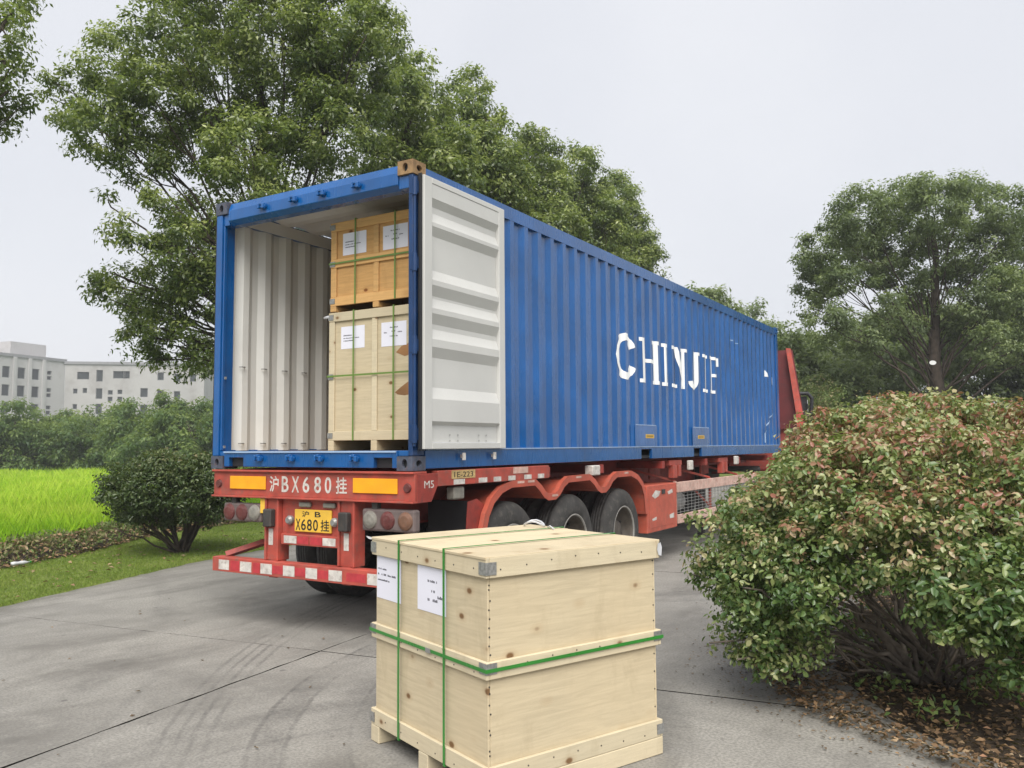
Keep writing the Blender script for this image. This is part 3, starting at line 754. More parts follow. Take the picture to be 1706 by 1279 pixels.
# bottom rails with fork pockets
FP = [(4.80, 5.16), (6.85, 7.20)]
for x0, x1 in ((.003, .045), (W-.045, W-.003)):
    mb = MB(); y = .18
    for a, b in FP + [(LN-.18, LN-.18)]:
        mb.box(x0, x1, y, a, KZ+.012, KZ+.168)
        if b > a: mb.box(x0, x1, a, b, KZ+.14, KZ+.168)
        y = b
    mb.build('bottom_rail', MT['blue'], box, .004)
    lip = MB(); lip.box(min(x0, x1)-.004 if x0 < 1 else x1-.02, x1+.008 if x0 > 1 else x0+.02, .2, LN-.2, KZ+.166, KZ+.176); lip.build('rail_lip', MT['bluelite'] if x0 > 1 else MT['blue'], box)
for a, b in FP:
    mb = MB(); mb.box(.05, W-.05, a, b, KZ+.02, KZ+.13); mb.build('fork_pocket', MT['rubber_hollow'], box)  # black block: the pocket's inner shade put into its colour
MB().box(.05, W-.05, .3, LN-.3, KZ+.06, KZ+.13).build('cross_member', MT['dark'], box)
# rear header and sill
mb = MB(); mb.prism([(.0, 2.40), (.0, 2.50), (.03, 2.575), (.14, 2.575), (.14, 2.36), (.05, 2.36)], lambda p, q, t: (t, p+.006, KZ+q), .165, W-.165)
mb.box(.084, .164, .02, .14, KZ+2.36, KZ+2.471); mb.box(W-.164, W-.052, .02, .14, KZ+2.36, KZ+2.471)
mb.build('door_header', MT['blue'], box, .004)
mb = MB()
PK = [(.23, .43), (2.02, 2.22)]
x = .165
for a, b in PK + [(W-.165, W-.165)]:
    mb.box(x, a, .006, .12, KZ+.02, KZ+.165)
    if b > a: mb.box(a, b, .006, .12, KZ+.105, KZ+.165)
    x = b
mb.box(.084, .164, .02, .12, KZ+.12, KZ+.165); mb.box(W-.164, W-.052, .02, .12, KZ+.12, KZ+.165)
mb.build('door_sill', MT['blue'], box, .004)
for a, b in PK: MB().box(a+.004, b-.004, .05, .1, KZ+.022, KZ+.104).build('sill_recess', MT['rubber_hollow'], box)  # black filler carries the shade of the recess in its colour
MB().box(.17, W-.17, -.006, .004, KZ+.150, KZ+.164).build('sill_lip', MT['bluelite'], box)
mb = MB()
mb.box(-.045, .045, -.034, 0, -.014, .014); mb.box(-.042, -.022, -.05, -.012, -.024, .028); mb.box(.012, .042, -.05, -.012, -.028, .022); mb.box(-.02, .01, -.045, -.01, .008, .034)
ck = None
for x in (.66, 1.07, 1.42, 1.83):
    for z in (2.465, .10):
        if ck is None: ck = mb.build('cam_keeper', MT['blue'], box, .005, loc=(x, .004, KZ+z))
        else: part_copy(ck, box, (x, .004, z))
# corner castings with oval holes
def casting(x0, y0, z0, m, fx, fy):
    """hollow block 178 x 162 x 118; fx, fy = -1/+1 which faces carry holes"""
    mb = MB(); X, Y, Z = .162, .178, .118
    if True:
        def plate(fn, w, h, rw, rh, t):
            n = 16; inn, out = [], []
            for k in range(n):
                a = 2*math.pi*(k+.5)/n; ca, sa = math.cos(a), math.sin(a)
                inn.append((w/2+rw*ca, h/2+rh*sa))
                s = min(w/2/abs(ca), h/2/abs(sa)); out.append((w/2+s*ca, h/2+s*sa))
            crn = [(0, 0), (w, 0), (w, h), (0, h)]
            v = [fn(*p, 0) for p in out]+[fn(*p, 0) for p in inn]+[fn(*p, t) for p in inn]
            f = [(k, (k+1) % n, n+(k+1) % n, n+k) for k in range(n)]+[(n+k, n+(k+1) % n, 2*n+(k+1) % n, 2*n+k) for k in range(n)]
            mb.add(v, f)
            for cx_, cy_ in crn:   # little triangles that complete the corners
                near = sorted(range(n), key=lambda k: (out[k][0]-cx_)**2+(out[k][1]-cy_)**2)[:2]
                mb.add([fn(cx_, cy_, 0), fn(*out[near[0]], 0), fn(*out[near[1]], 0)], [(0, 1, 2)])
        yf = y0 if fy < 0 else y0+Y; xf = x0 if fx < 0 else x0+X
        plate(lambda u, v, t: (x0+u, yf-fy*t, z0+v), X, Z, .028, .038, .03)
        plate(lambda u, v, t: (xf-fx*t, y0+u, z0+v), Y, Z, .038, .026, .03)
        yb = y0+Y if fy < 0 else y0; xb = x0+X if fx < 0 else x0
        mb.add([(x0, yb, z0), (x0+X, yb, z0), (x0+X, yb, z0+Z), (x0, yb, z0+Z)], [(0, 1, 2, 3)])
        mb.add([(xb, y0, z0), (xb, y0+Y, z0), (xb, y0+Y, z0+Z), (xb, y0, z0+Z)], [(0, 1, 2, 3)])
        for z in (z0, z0+Z): mb.add([(x0, y0, z), (x0+X, y0, z), (x0+X, y0+Y, z), (x0, y0+Y, z)], [(0, 1, 2, 3)])
        mb.box(x0+.032, x0+X-.032, y0+.032, y0+Y-.032, z0+.002, z0+Z-.002, 1)  # black core: the dark inside the holes put in as colour
    return mb.build('corner_casting', [m, MT['rubber_hollow']], box)
casting(-.004, -.006, KZ+H-.118, MT['rust2'], -1, -1); casting(W-.158, -.006, KZ+H-.118, MT['rust'], 1, -1)
casting(-.004, -.006, KZ, MT['rust2'], -1, -1); casting(W-.158, -.006, KZ, MT['rust2'], 1, -1)
for z in (KZ, KZ+H-.118):
    casting(-.004, LN-.172, z, MT['blue'], -1, 1); casting(W-.158, LN-.172, z, MT['blue'], 1, 1)
# right door folded back against the side wall; inner face outward
door = MB(); DX = 2.452; DT = .05; DY0, DY1, DZ0, DZ1 = .075, 1.34, KZ+.175, KZ+2.47
door.box(DX+.002, DX+.010, DY0+.02, DY1-.02, DZ0+.02, DZ1-.02, 1)
door = door.build('door', [MT['blue'], MT['blue']], box)
door['label'] = 'right door folded back flat, white inner face outward'
def dsub(mb, name, m, bev=.004):
    o = mb.build(name, m, None, bev); o.parent = door; return o
fr = MB(); xo = DX+DT
fr.box(DX, xo, DY0, DY0+.11, DZ0, DZ1); fr.box(DX, xo, DY1-.10, DY1, DZ0, DZ1); fr.box(DX, xo, DY0+.11, DY1-.10, DZ0, DZ0+.055); fr.box(DX, xo, DY0+.11, DY1-.10, DZ1-.05, DZ1)
dsub(fr, 'door_frame', MT['doorwhite'])
prof = [(0.0, 0), (.055, 0), (.085, 1), (.11, 1), (.15, 0), (.165, 0), (.20, 1), (.335, 1), (.375, 0), (.395, 0), (.435, 1), (.445, 1), (.485, 0), (.505, 0), (.545, 1), (.565, 1), (.605, 0), (.635, 0), (.675, 1), (.79, 1), (.835, 0), (.92, 0), (.935, 1), (1, 1)]
pn = MB(); ZT, ZB = DZ1-.052, DZ0+.057
for (f0, a), (f1, b) in zip(prof, prof[1:]):
    x0, x1 = xo-.004-.034*a, xo-.004-.034*b; z0, z1 = ZT+(ZB-ZT)*f0, ZT+(ZB-ZT)*f1
    pn.add([(x0, DY0+.112, z0), (x0, DY1-.102, z0), (x1, DY1-.102, z1), (x1, DY0+.112, z1)], [(0, 1, 2, 3)])
dsub(pn, 'door_panel', MT['doorwhite'], 0)
gk = MB(); gk.box(DX-.002, DX+.03, DY0-.018, DY0-.002, DZ0-.01, DZ1+.01); gk.box(DX+.012, DX+.03, DY0-.03, DY0-.019, DZ0, DZ1)
dsub(gk, 'door_gasket', MT['rubber_hollow'], 0)
mb = MB()
for y in (DY0+.4, DY0+.52, DY0+.85, DY0+.97):
    for z in (DZ0+.07, DZ0+.12): mb.disc((y, z), .008, lambda p, q: (xo-.030, p, q), 8)
dsub(mb, 'door_rivets', MT['grey'], 0)
for z in (.30, 1.03, 1.72, 2.36):      # hinges on the right post
    hb = MB(); hb.lathe([(.002, -.075), (.021, -.075), (.021, .075), (.002, .075)], lambda a, b, t: (W+.012+a, .012+b, KZ+z+t), 10)
    hb.box(W-.03, W+.012, .0, .024, KZ+z-.06, KZ+z+.06); hb.box(W+.012, DX+.012, .014, .05, KZ+z-.05, KZ+z+.05)
    hb.build('hinge', MT['bluedk'], box)
hb = MB(); hb.lathe([(.002, 0), (.012, 0), (.012, 2.2), (.002, 2.2)], lambda a, b, t: (W+.012+a, .012+b, KZ+.2+t), 8); hb.build('hinge_rod', MT['bluedk'], box)
# left door, folded back on the far side
ld = MB(); ld.box(-.062, -.012, .08, 1.32, DZ0, DZ1); ld = ld.build('door', MT['blue'], box, .004); ld['label'] = 'left door folded back on the far side'
mb = MB(); mb.box(-.075, -.063, .06, .10, DZ0, DZ1); o = mb.build('door_gasket', MT['rubber_hollow']); o.parent = ld
# door hooks under the right door
for y in (.69, 1.19):
    mb = MB(); mb.box(W-.002, W+.03, y-.012, y+.012, KZ+.095, KZ+.125); mb.box(W+.03, W+.045, y-.03, y+.012, KZ+.075, KZ+.14); mb.build('door_hook', MT['sticker'], box, .003)
# lashing bars inside, left wall
for y in (.30, .58, .86, 1.14):
    for z in (.24, 1.0):
        pts = [(.05, y-.03, KZ+z), (.075, y-.02, KZ+z), (.075, y+.02, KZ+z), (.05, y+.03, KZ+z)]
        MB().tube(pts, .006, 6).build('lashing_ring', MT['grey'], box)
for z in (.195, .86):
    MB().box(.10, .112, .045, .065, KZ+z, KZ+z+.025).build('door_catch', MT['grey'], box)

# smooth mark panels with yellow labels
for a, b, ya, yb in ((4.60, 5.36, 4.95, 5.24), (6.80, 7.60, 7.04, 7.34)):
    MB().box(W-.0055, W-.002, a, b, KZ+.178, KZ+.455).build('mark_panel', MT['blue'], box, .0015)
    s = MB().box(W-.0015, W+.0005, ya, yb, KZ+.285, KZ+.335).build('yellow_label', MT['plate'], box)
    m2 = MB()
    for k in range(6): m2.box(W+.001, W+.0018, ya+.03+k*.04, ya+.052+k*.04, KZ+.298, KZ+.322)
    o = m2.build('label_print', MT['black']); o.parent = s
    mb = MB().box(W-.0015, W+.0015, a+.02, b-.04, KZ+.452, KZ+.462); mb.build('scraped_edge', MT['bluelite'], box)
# scratches, hazard triangle, small label
def on_side(poly, name, m, lift=.003):
    """flat outline (y, z) painted on the corrugated side: cut at each bend and laid on the steel"""
    bm = bmesh.new()
    vs = [bm.verts.new((0, p[0], p[1])) for p in poly]
    f = bm.faces.new(vs); bmesh.ops.triangulate(bm, faces=[f])
    y0, y1 = min(p[0] for p in poly), max(p[0] for p in poly)
    for z in np.linspace(KZ+.17, KZ+2.45, 13):
        bmesh.ops.bisect_plane(bm, geom=bm.verts[:]+bm.edges[:]+bm.faces[:], plane_co=(0, 0, z), plane_no=(0, 0, 1))
    for y in corr_breaks(y0, y1)[1:-1]:
        bmesh.ops.bisect_plane(bm, geom=bm.verts[:]+bm.edges[:]+bm.faces[:], plane_co=(0, y, 0), plane_no=(0, 1, 0))
    return bm
def side_mark(polys, name, m):
    bm = bmesh.new(); me = bpy.data.meshes.new(name)
    for p in polys:
        b2 = on_side(p, '', m); tmp = bpy.data.meshes.new('x'); b2.to_mesh(tmp); b2.free(); bm.from_mesh(tmp); bpy.data.meshes.remove(tmp)
    for v in bm.verts:
        v.co.x = W-.006-corr(v.co.y)+dent(v.co.y, v.co.z)+.0045
    bm.to_mesh(me); bm.free(); me.materials.append(m)
    o = bpy.data.objects.new(name, me); COL.objects.link(o); hang(o, box); return o
Z0, Z1 = 2.42, 3.02
def rect(a, b, c, d): return [(a, c), (b, c), (b, d), (a, d)]
def arc(cy, cz, ry, rz, a0, a1, w, n=14):
    o = [(cy+ry*math.cos(a0+(a1-a0)*k/n), cz+rz*math.sin(a0+(a1-a0)*k/n)) for k in range(n+1)]
    i = [(cy+(ry-w)*math.cos(a0+(a1-a0)*k/n), cz+(rz-w*.62)*math.sin(a0+(a1-a0)*k/n)) for k in range(n+1)]
    return [[o[k], o[k+1], i[k+1], i[k]] for k in range(n)]
def serif_I(y, w=.13, s=.10, t=.05): return [rect(y-w/2, y+w/2, Z0+t, Z1-t), rect(y-w/2-s, y+w/2+s, Z0, Z0+t), rect(y-w/2-s, y+w/2+s, Z1-t, Z1)]
side_mark(arc(4.37, (Z0+Z1)/2, .32, (Z1-Z0)/2, R_(28), R_(332), .15), 'letter', MT['letter'])
side_mark(serif_I(4.94, .09, .05) + serif_I(5.40, .10, .04) + [rect(4.985, 5.35, 2.70, 2.75)], 'letter', MT['letter'])
side_mark(serif_I(5.745, .07, .045), 'letter', MT['letter'])
side_mark([rect(6.08, 6.15, Z0+.05, Z1), rect(5.99, 6.24, Z0, Z0+.05), rect(6.0, 6.08, Z1-.05, Z1), [(6.15, Z1), (6.26, Z1), (6.52, Z0), (6.42, Z0)], rect(6.46, 6.54, Z0, Z1-.05), rect(6.38, 6.62, Z1-.05, Z1)], 'letter', MT['letter'])
side_mark([rect(7.01, 7.12, 2.58, Z1-.05), rect(6.91, 7.19, Z1-.05, Z1)] + arc(6.94, 2.58, .18, .16, R_(190), R_(360), .11), 'letter', MT['letter'])
side_mark(serif_I(7.50, .10, .08), 'letter', MT['letter'])
side_mark([rect(7.77, 7.88, Z0+.05, Z1-.05), rect(7.70, 7.95, Z0, Z0+.05), rect(7.70, 8.20, Z1-.05, Z1), rect(7.88, 8.06, 2.69, 2.74), rect(8.13, 8.20, 2.88, Z1-.05)], 'letter', MT['letter'])
side_mark([[(11.10, 2.92), (11.36, 2.92), (11.23, 3.05)]], 'hazard_mark', MT['letter'])
side_mark([rect(11.62, 11.68, 2.78, 2.93)], 'mark_label', MT['letter'])
side_mark([rect(8.92, 9.05, 3.40, 3.42), rect(9.16, 9.34, 3.375, 3.39)], 'paint_scratch', MT['bluelite'])
side_mark([[(11.70, 2.24), (11.73, 2.24), (11.33, 2.02), (11.28, 2.02)], [(11.28, 2.02), (11.33, 2.02), (11.02, 1.80), (10.99, 1.80)], rect(10.99, 11.02, 1.62, 1.80)], 'paint_scratch', MT['bluelite'])

# ------------------------------------------------------------------ trailer
tl = thing('semi_trailer', 'worn red three axle semi trailer carrying the blue container', 'trailer', (0, 0, 0))
RED, ORG = MT['red'], MT['orange']
rb = MB(); rb.box(.052, 2.47, -.012, .02, 1.155, 1.375); rb.box(.05, 2.472, -.04, .15, 1.375, 1.392); rb.box(.05, 2.472, -.042, .15, 1.138, 1.155)
rb = rb.build('rear_beam', RED, tl, .003)
def sub(mb, name, m, par, bev=0):
    o = mb.build(name, m, None, bev); o.parent = par; return o
for a, b, z0, z1 in ((.29, .765, 1.215, 1.335), (1.82, 2.30, 1.21, 1.335)):
    mb = MB(); mb.box(a, b, -.026, -.0125, z0, z1); f = sub(mb, 'reflector_plate', MT['amber'], rb, .004)
for x in (.13, 2.40):
    mb = MB(); mb.lathe([(.001, -.03), (.032, -.03), (.04, -.0125)], lambda a, b, t: (x+a, t, 1.262+b), 18); sub(mb, 'round_buffer', MT['lens_red'], rb)
for ch, xa, xb in (('沪', .81, .925), ('B', .965, 1.05), ('X', 1.09, 1.18), ('6', 1.225, 1.305), ('8', 1.365, 1.445), ('0', 1.49, 1.565), ('挂', 1.62, 1.745)):
    o = text_mesh('painted_character', ch, lambda u, v, t: (xa+u, -.0125-t, 1.198+v), xb-xa, .142, MT['sticker'], None, .002, bold=.012); o.parent = rb
# end brackets
for x0, x1 in ((2.455, 2.4745), (.0475, .067)):
    mb = MB(); mb.prism([(.022, 1.3745), (.30, 1.3745), (.30, 1.27), (.21, 1.14), (.022, 1.14)], lambda p, q, t: (t, p, q), x0, x1); mb.build('end_bracket', MT['reddk'], tl, .003)
o = text_mesh('painted_mark', 'M5', lambda u, v, t: (2.4748+t, .11+u, 1.255+v), .13, .06, MT['sticker'], tl, .0015)
# side rails at the rear
for x0, x1, s in ((2.40, 2.470, 1), (.05, .12, -1)):
    mb = MB(); mb.box(x0, x1, .305, 2.24, 1.262, 1.392); sr = mb.build('side_rail', RED, tl, .005)
    xs = x1 if s > 0 else x0
    for y, w in ((.53, .17), (.92, .14), (1.17, .13), (1.43, .13), (1.73, .14), (2.0, .13)):
        mb = MB(); mb.box(*sorted((xs+s*.0005, xs+s*.0025)), y, y+w, 1.268, 1.312); sub(mb, 'reflective_sticker', MT['sticker'], sr)
mb = MB(); mb.box(2.4705, 2.4745, .50, .86, 1.318, 1.390); o = mb.build('number_plate', MT['dullplate'], tl)
t2 = text_mesh('plate_number', '1E-223', lambda u, v, t: (2.4746+t, .535+u, 1.330+v), .29, .046, MT['black'], None, .001); t2.parent = o
mb = MB(); mb.box(2.4705, 2.4745, 1.52, 1.80, 1.330, 1.391); mb.build('blank_plate', MT['pink'], tl)
# chassis
for x0 in (.74, 1.66):
    mb = MB()
    for z0, z1, w in ((.88, .90, .14), (1.35, 1.374, .14)): mb.box(x0, x0+w, .06, 9.4, z0, z1)
    mb.box(x0+.06, x0+.08, .06, 9.4, .901, 1.349); mb.box(x0, x0+.14, 9.4, 11.9, 1.22, 1.374); mb.build('main_beam', MT['reddk'], tl)
for y in (1.0, 2.24, 3.56, 5.55, 7.4, 9.2, 11.2):
    mb = MB(); mb.box(.02, 2.42, y, y+.11, 1.27, 1.372); mb.box(.9, 1.65, y+.02, y+.09, 1.0, 1.268); mb.build('cross_member', MT['reddk'], tl)
for y in (5.9, 8.15):
    mb = MB(); mb.box(2.0, 2.40, y, y+.5, 1.30, 1.373); mb.box(2.05, 2.08, y+.05, y+.45, 1.10, 1.30); mb.box(2.34, 2.42, y+.1, y+.25, 1.12, 1.30); mb.box(2.34, 2.42, y+.32, y+.42, 1.14, 1.30)
    mb.build('outrigger', RED, tl, .004)
for y, z in ((6.55, 1.22), (8.9, 1.25)): MB().box(2.42, 2.47, y, y+.16, z, z+.14).build('twist_lock', MT['sticker'], tl, .01)
MB().box(2.36, 2.468, 3.28, 3.48, 1.25, 1.365).build('junction_box', MT['sticker'], tl, .01)
mb = MB(); mb.box(2.36, 2.45, .57, .73, 1.135, 1.245); mb.build('marker_lamp', MT['lens_white'], tl, .012)
# rear uprights, plate panel
for a, b, sx in ((.755, .93, .795), (1.645, 1.835, 1.705)):
    mb = MB(); mb.box(a, a+.022, -.02, .12, .585, 1.136); mb.box(b-.022, b, -.02, .12, .585, 1.136); mb.box(a+.022, b-.022, .0, .02, .585, 1.136); up = mb.build('upright', RED, tl, .003)
    mb = MB(); mb.box(sx, sx+.055, -.0035, -.0005, .72, .865); sub(mb, 'reflective_sticker', MT['sticker'], up)
    mb = MB(); mb.box(sx-.02, sx+.085, -.065, -.0005, .885, 1.045); sub(mb, 'rubber_stop', MT['dark'], up, .01)
mb = MB(); mb.box(.935, 1.64, .03, .045, .745, 1.136); pb = mb.build('plate_panel', RED, tl, .003)
mb = MB(); mb.box(1.105, 1.545, .008, .0295, .852, 1.05); lp = mb.build('licence_plate', MT['plate'], tl, .006)
for tx, xa, wa, za, ha in (('沪', 1.20, .085, .985, .052), ('B', 1.355, .07, .988, .046), ('X', 1.125, .055, .868, .098), ('6', 1.19, .058, .868, .098), ('8', 1.262, .058, .868, .098), ('0', 1.335, .058, .868, .098), ('挂', 1.425, .10, .868, .098)):
    o = text_mesh('plate_character', tx, lambda u, v, t: (xa+u, .0078-t, za+v), wa, ha, MT['black'], None, .0015, bold=.01); o.parent = lp
for x in (1.045, 1.585):
    mb = MB(); mb.lathe([(.001, -.02), (.025, -.02), (.04, .0), (.04, .0295)], lambda a, b, t: (x+a, t, .95+b), 14); mb.build('round_bolt', MT['grey'], tl, smooth=False)
for x in (1.16, 1.45): MB().box(x, x+.14, .0, .0295, 1.07, 1.115).build('plate_lamp', MT['lens_white'], tl, .008)
mb = MB(); mb.box(.96, 1.64, -.012, .028, .735, .83); sb = mb.build('reflector_bar', RED, tl, .004)
for a, b, m in ((1.0, 1.155, 'sticker'), (1.165, 1.30, 'stickred'), (1.32, 1.46, 'stickred'), (1.47, 1.62, 'sticker')):
    mb = MB(); mb.box(a, b, -.0145, -.0125, .75, .815); sub(mb, 'reflective_sticker', MT[m], sb)
# bumper
mb = MB(); mb.box(.11, 2.36, -.06, -.045, .45, .58); mb.box(.112, 2.358, -.044, .05, .565, .581); mb.box(.112, 2.358, -.044, .05, .449, .465); bp = mb.build('bumper', RED, tl, .003)
for a, b, m in ((.20, .34, 'sticker'), (.36, .48, 'stickred'), (.49, .64, 'sticker'), (.66, .75, 'stickred'), (.76, .905, 'sticker'), (.91, 1.04, 'stickred'), (1.045, 1.185, 'sticker'), (1.19, 1.315, 'stickred'), (1.32, 1.455, 'sticker'), (1.46, 1.585, 'stickred'), (1.59, 1.74, 'sticker'), (1.79, 2.0, 'stickred'), (2.02, 2.16, 'sticker')):
    mb = MB(); z0, z1 = (.478, .548) if m == 'stickred' and a > .8 else (.468, .558)
    mb.box(a, b, -.0625, -.0605, z0, z1); sub(mb, 'reflective_sticker', MT[m], bp)
for xa, xb in ((.20, .76), (2.28, 1.82)):
    mb = MB(); mb.tube([(xa, .02, .59), (xb, .75, .86)], .035, 4); mb.build('bumper_brace', MT['reddk'], tl)
for x in (.80, 1.68): MB().box(x, x+.1, .0, .12, .43, .584).build('bumper_foot', RED, tl, .003)
# lamp clusters
for a, b, z0, z1, lens in ((.19, .70, .915, 1.085, ('lens_red', 'lens_red', 'lens_white')), (1.91, 2.47, .90, 1.085, ('lens_white', 'lens_red', 'lens_amber'))):
    mb = MB(); mb.box(a, b, -.01, .07, z0, z1); lc = mb.build('lamp_cluster', MT['lampbox'], tl, .02, seg=2)
    w = (b-a)/3
    for k, m in enumerate(lens):
        cx_ = a+w*(k+.5); cz_ = (z0+z1)/2
        mb = MB(); mb.lathe([(.001, -.036), (.045, -.033), (.070, -.022), (.076, -.0105)], lambda p, q, t: (cx_+p, t, cz_+q), 20); sub(mb, 'lens', MT[m], lc)
    MB().box(a+.1, a+.16, .0, .05, z1-.02, 1.137).build('lamp_hanger', MT['dark'], tl)
MB().box(.69, .75, -.015, .03, 1.0, 1.136).build('yellow_tab', MT['plate'], tl, .004)
# wheels
def tyre_mesh():
    mb = MB(); R0, wd = .53, .27
    pr = [(.30, .03), (.315, .0), (.36, -.006), (.42, -.004), (.47, .008), (.505, .03), (.523, .055), (.53, .075)]
    for k in range(4):
        y = .075+k*.034
        pr += [(.53, y), (.53, y+.022), (.517, y+.024), (.517, y+.032)]
    pr += [(.53, .213), (.523, .22), (.505, .24), (.47, .262), (.42, .274), (.36, .276), (.315, .27), (.30, .24)]
    mb.lathe(pr, lambda a, b, t: (-t, a, b), 56)
    return mb
def rim_mesh():
    mb = MB()
    mb.lathe([(.30, .04), (.312, .008), (.30, .012), (.288, .05), (.275, .15), (.21, .175), (.15, .165), (.14, .12), (.12, .09), (.001, .085)], lambda a, b, t: (-t, a, b), 40)
    return mb
tm = tyre_mesh(); rm = rim_mesh()
proto = None
AX = (1.57, 2.88, 4.22)
for y in AX:
    for x, flip in ((2.43, 0), (2.13, 0), (.01, 1), (.31, 1)):
        if proto is None:
            proto = tm.build('wheel', MT['rubber'], tl, loc=(x, y, .53), smooth=True); proto.data.name = 'tyre'
            r = rm.build('rim', MT['rim'], None, smooth=True); r.parent = proto
            e = MB(); e.lathe([(.296, .012), (.304, -.003), (.316, -.002), (.32, .006)], lambda a, b, t: (-t, a, b), 40); e = e.build('rim_edge', MT['rimedge'], None, smooth=True); e.parent = proto
            nb = MB()
            for k in range(10):
                an = 2*math.pi*k/10; nb.lathe([(.001, .02), (.016, .02), (.016, .05)], lambda a, b, t: (-t-.12, .235*math.cos(an)+a, .235*math.sin(an)+b), 6)
            nb = nb.build('wheel_nuts', MT['dark'], None); nb.parent = proto
        else:
            w = part_copy(proto, tl, (x, y, .53))
            if flip: w.rotation_euler = (0, 0, math.pi)
            else: w.rotation_euler = (rng.uniform(0, 6), 0, 0)
    mb = MB(); mb.tube([(.3, y, .53), (2.15, y, .53)], .07, 12); mb.build('axle', MT['dark'], tl)
    for x in (.82, 1.62): MB().box(x-.05, x+.05, y-.5, y+.5, .60, .68).build('leaf_spring', MT['dark'], tl)
# wavy mudguards
low = [(1.02, .80), (1.08, .96), (1.17, 1.08), (1.32, 1.17), (1.5, 1.215), (1.95, 1.215), (2.06, 1.15), (2.14, 1.085), (2.22, 1.05), (2.38, 1.05), (2.47, 1.09), (2.57, 1.17), (2.68, 1.215), (3.2, 1.22), (3.32, 1.16), (3.41, 1.09), (3.50, 1.06), (3.62, 1.06), (3.71, 1.10), (3.82, 1.18), (3.95, 1.225), (4.38, 1.225), (4.58, 1.17), (4.72, 1.08), (4.80, .95), (4.84, .70)]
def offs(pl, d):
    out = []
    for i, p in enumerate(pl):
        a, b = np.array(pl[max(0, i-1)]), np.array(pl[min(len(pl)-1, i+1)]); t = (b-a)/np.linalg.norm(b-a)
        out.append((p[0]-t[1]*d, p[1]+t[0]*d))
    return out
for xa, xb, s in ((1.86, 2.466, 1), (-.026, .58, -1)):
    mb = MB(); hi = offs(low, .006); n = len(low)
    for x0, x1, d0, d1 in ((xa, xb, 0, .006),):
        v = [(x0, *p) for p in low]+[(x1, *p) for p in low]+[(x0, *p) for p in hi]+[(x1, *p) for p in hi]
        f = []
        for i in range(n-1): f += [(i, i+1, n+i+1, n+i), (2*n+i, 2*n+i+1, 3*n+i+1, 3*n+i), (i, i+1, 2*n+i+1, 2*n+i), (n+i, n+i+1, 3*n+i+1, 3*n+i)]
        mb.add(v, f)
    xe = (xb, xb+.004) if s > 0 else (xa-.004, xa)
    up2, dn2 = offs(low, .05), offs(low, -.018)
    for x in xe: mb.add([(x, *p) for p in up2]+[(x, *p) for p in dn2], [(i, i+1, n+i+1, n+i) for i in range(n-1)])
    mb.add([(xe[0], *p) for p in up2]+[(xe[1], *p) for p in up2], [(i, i+1, n+i+1, n+i) for i in range(n-1)])
    xr = (xe[0]-.05, xe[1]) if s > 0 else (xe[0], xe[1]+.05)
    mb.add([(xr[0], *p) for p in up2]+[(xr[1], *p) for p in up2], [(i, i+1, n+i+1, n+i) for i in range(n-1)])
    mg = mb.build('mudguard', ORG, tl)
    if s > 0:
        for y, z in ((1.60, 1.232), (1.80, 1.232), (2.85, 1.236), (4.15, 1.242), (2.30, 1.066)):
            q = MB(); q.box(xe[1]+.0005, xe[1]+.002, y, y+.13, z, z+.022); sub(q, 'reflective_sticker', MT['pink'], mg)
mb = MB(); mb.prism([(.80, .72), (1.06, .80), (1.14, 1.04), (.98, 1.12), (.84, 1.10)], lambda p, q, t: (t, p, q), 2.40, 2.41); mb.build('mud_flap', MT['reddk'], tl)
mb = MB(); mb.box(1.9, 2.4, .92, .95, .45, 1.1); mb.build('mud_flap', MT['rubber_hollow'], tl)
# tool box, side guard with mesh and spare wheel
mb = MB(); mb.box(1.95, 2.462, 4.885, 5.99, .44, 1.06); tb = mb.build('tool_box', ORG, tl, .008)
mb = MB(); mb.box(2.4625, 2.466, 4.95, 5.92, .50, 1.01); sub(mb, 'lid', ORG, tb, .003)
mb = MB(); mb.box(2.4665, 2.475, 5.40, 5.52, .93, .99); sub(mb, 'latch', MT['dark'], tb)
mb = MB(); mb.prism([(5.05, .92), (5.18, .99), (5.36, .97), (5.30, .91), (5.16, .88)], lambda p, q, t: (t, p, q), 2.4665, 2.4675)
mb.prism([(5.62, .95), (5.80, .98), (5.82, .93), (5.66, .91)], lambda p, q, t: (t, p, q), 2.4665, 2.4675); mb.prism([(5.05, .62), (5.2, .64), (5.2, .60), (5.06, .59)], lambda p, q, t: (t, p, q), 2.4665, 2.4675)
mb.prism([(5.68, .63), (5.86, .65), (5.86, .58), (5.7, .58)], lambda p, q, t: (t, p, q), 2.4665, 2.4675)
sub(mb, 'paint_chips', MT['sticker'], tb)
for z0, z1 in ((.915, 1.06), (.475, .60)):
    mb = MB(); mb.box(2.42, 2.46, 6.05, 10.2, z0, z1); mb.build('guard_rail', MT['pink'], tl, .004)
for y in (6.05, 7.6, 9.1, 10.15):
    mb = MB(); mb.box(2.39, 2.418, y, y+.07, .47, 1.07); mb.build('guard_post', MT['red'] if y > 6.1 else MT['pink'], tl)
mb = MB()
for z in np.arange(.63, .91, .045): mb.tube([(2.44, 6.08, z), (2.44, 10.15, z)], .004, 4)
for y in np.arange(6.2, 10.15, .16): mb.tube([(2.437, y, .6), (2.437, y, .915)], .004, 4)
mb.build('wire_mesh', MT['grey'], tl)
for a, b in (((2.40, 6.1, 1.07), (1.75, 5.6, 1.30)), ((2.40, 7.65, 1.07), (1.75, 6.9, 1.32)), ((2.40, 9.15, 1.07), (1.75, 8.4, 1.32)), ((2.40, 7.7, .6), (2.40, 6.7, 1.0))):
    mb = MB(); mb.tube([a, b], .02, 5); mb.build('guard_brace', MT['red'], tl)
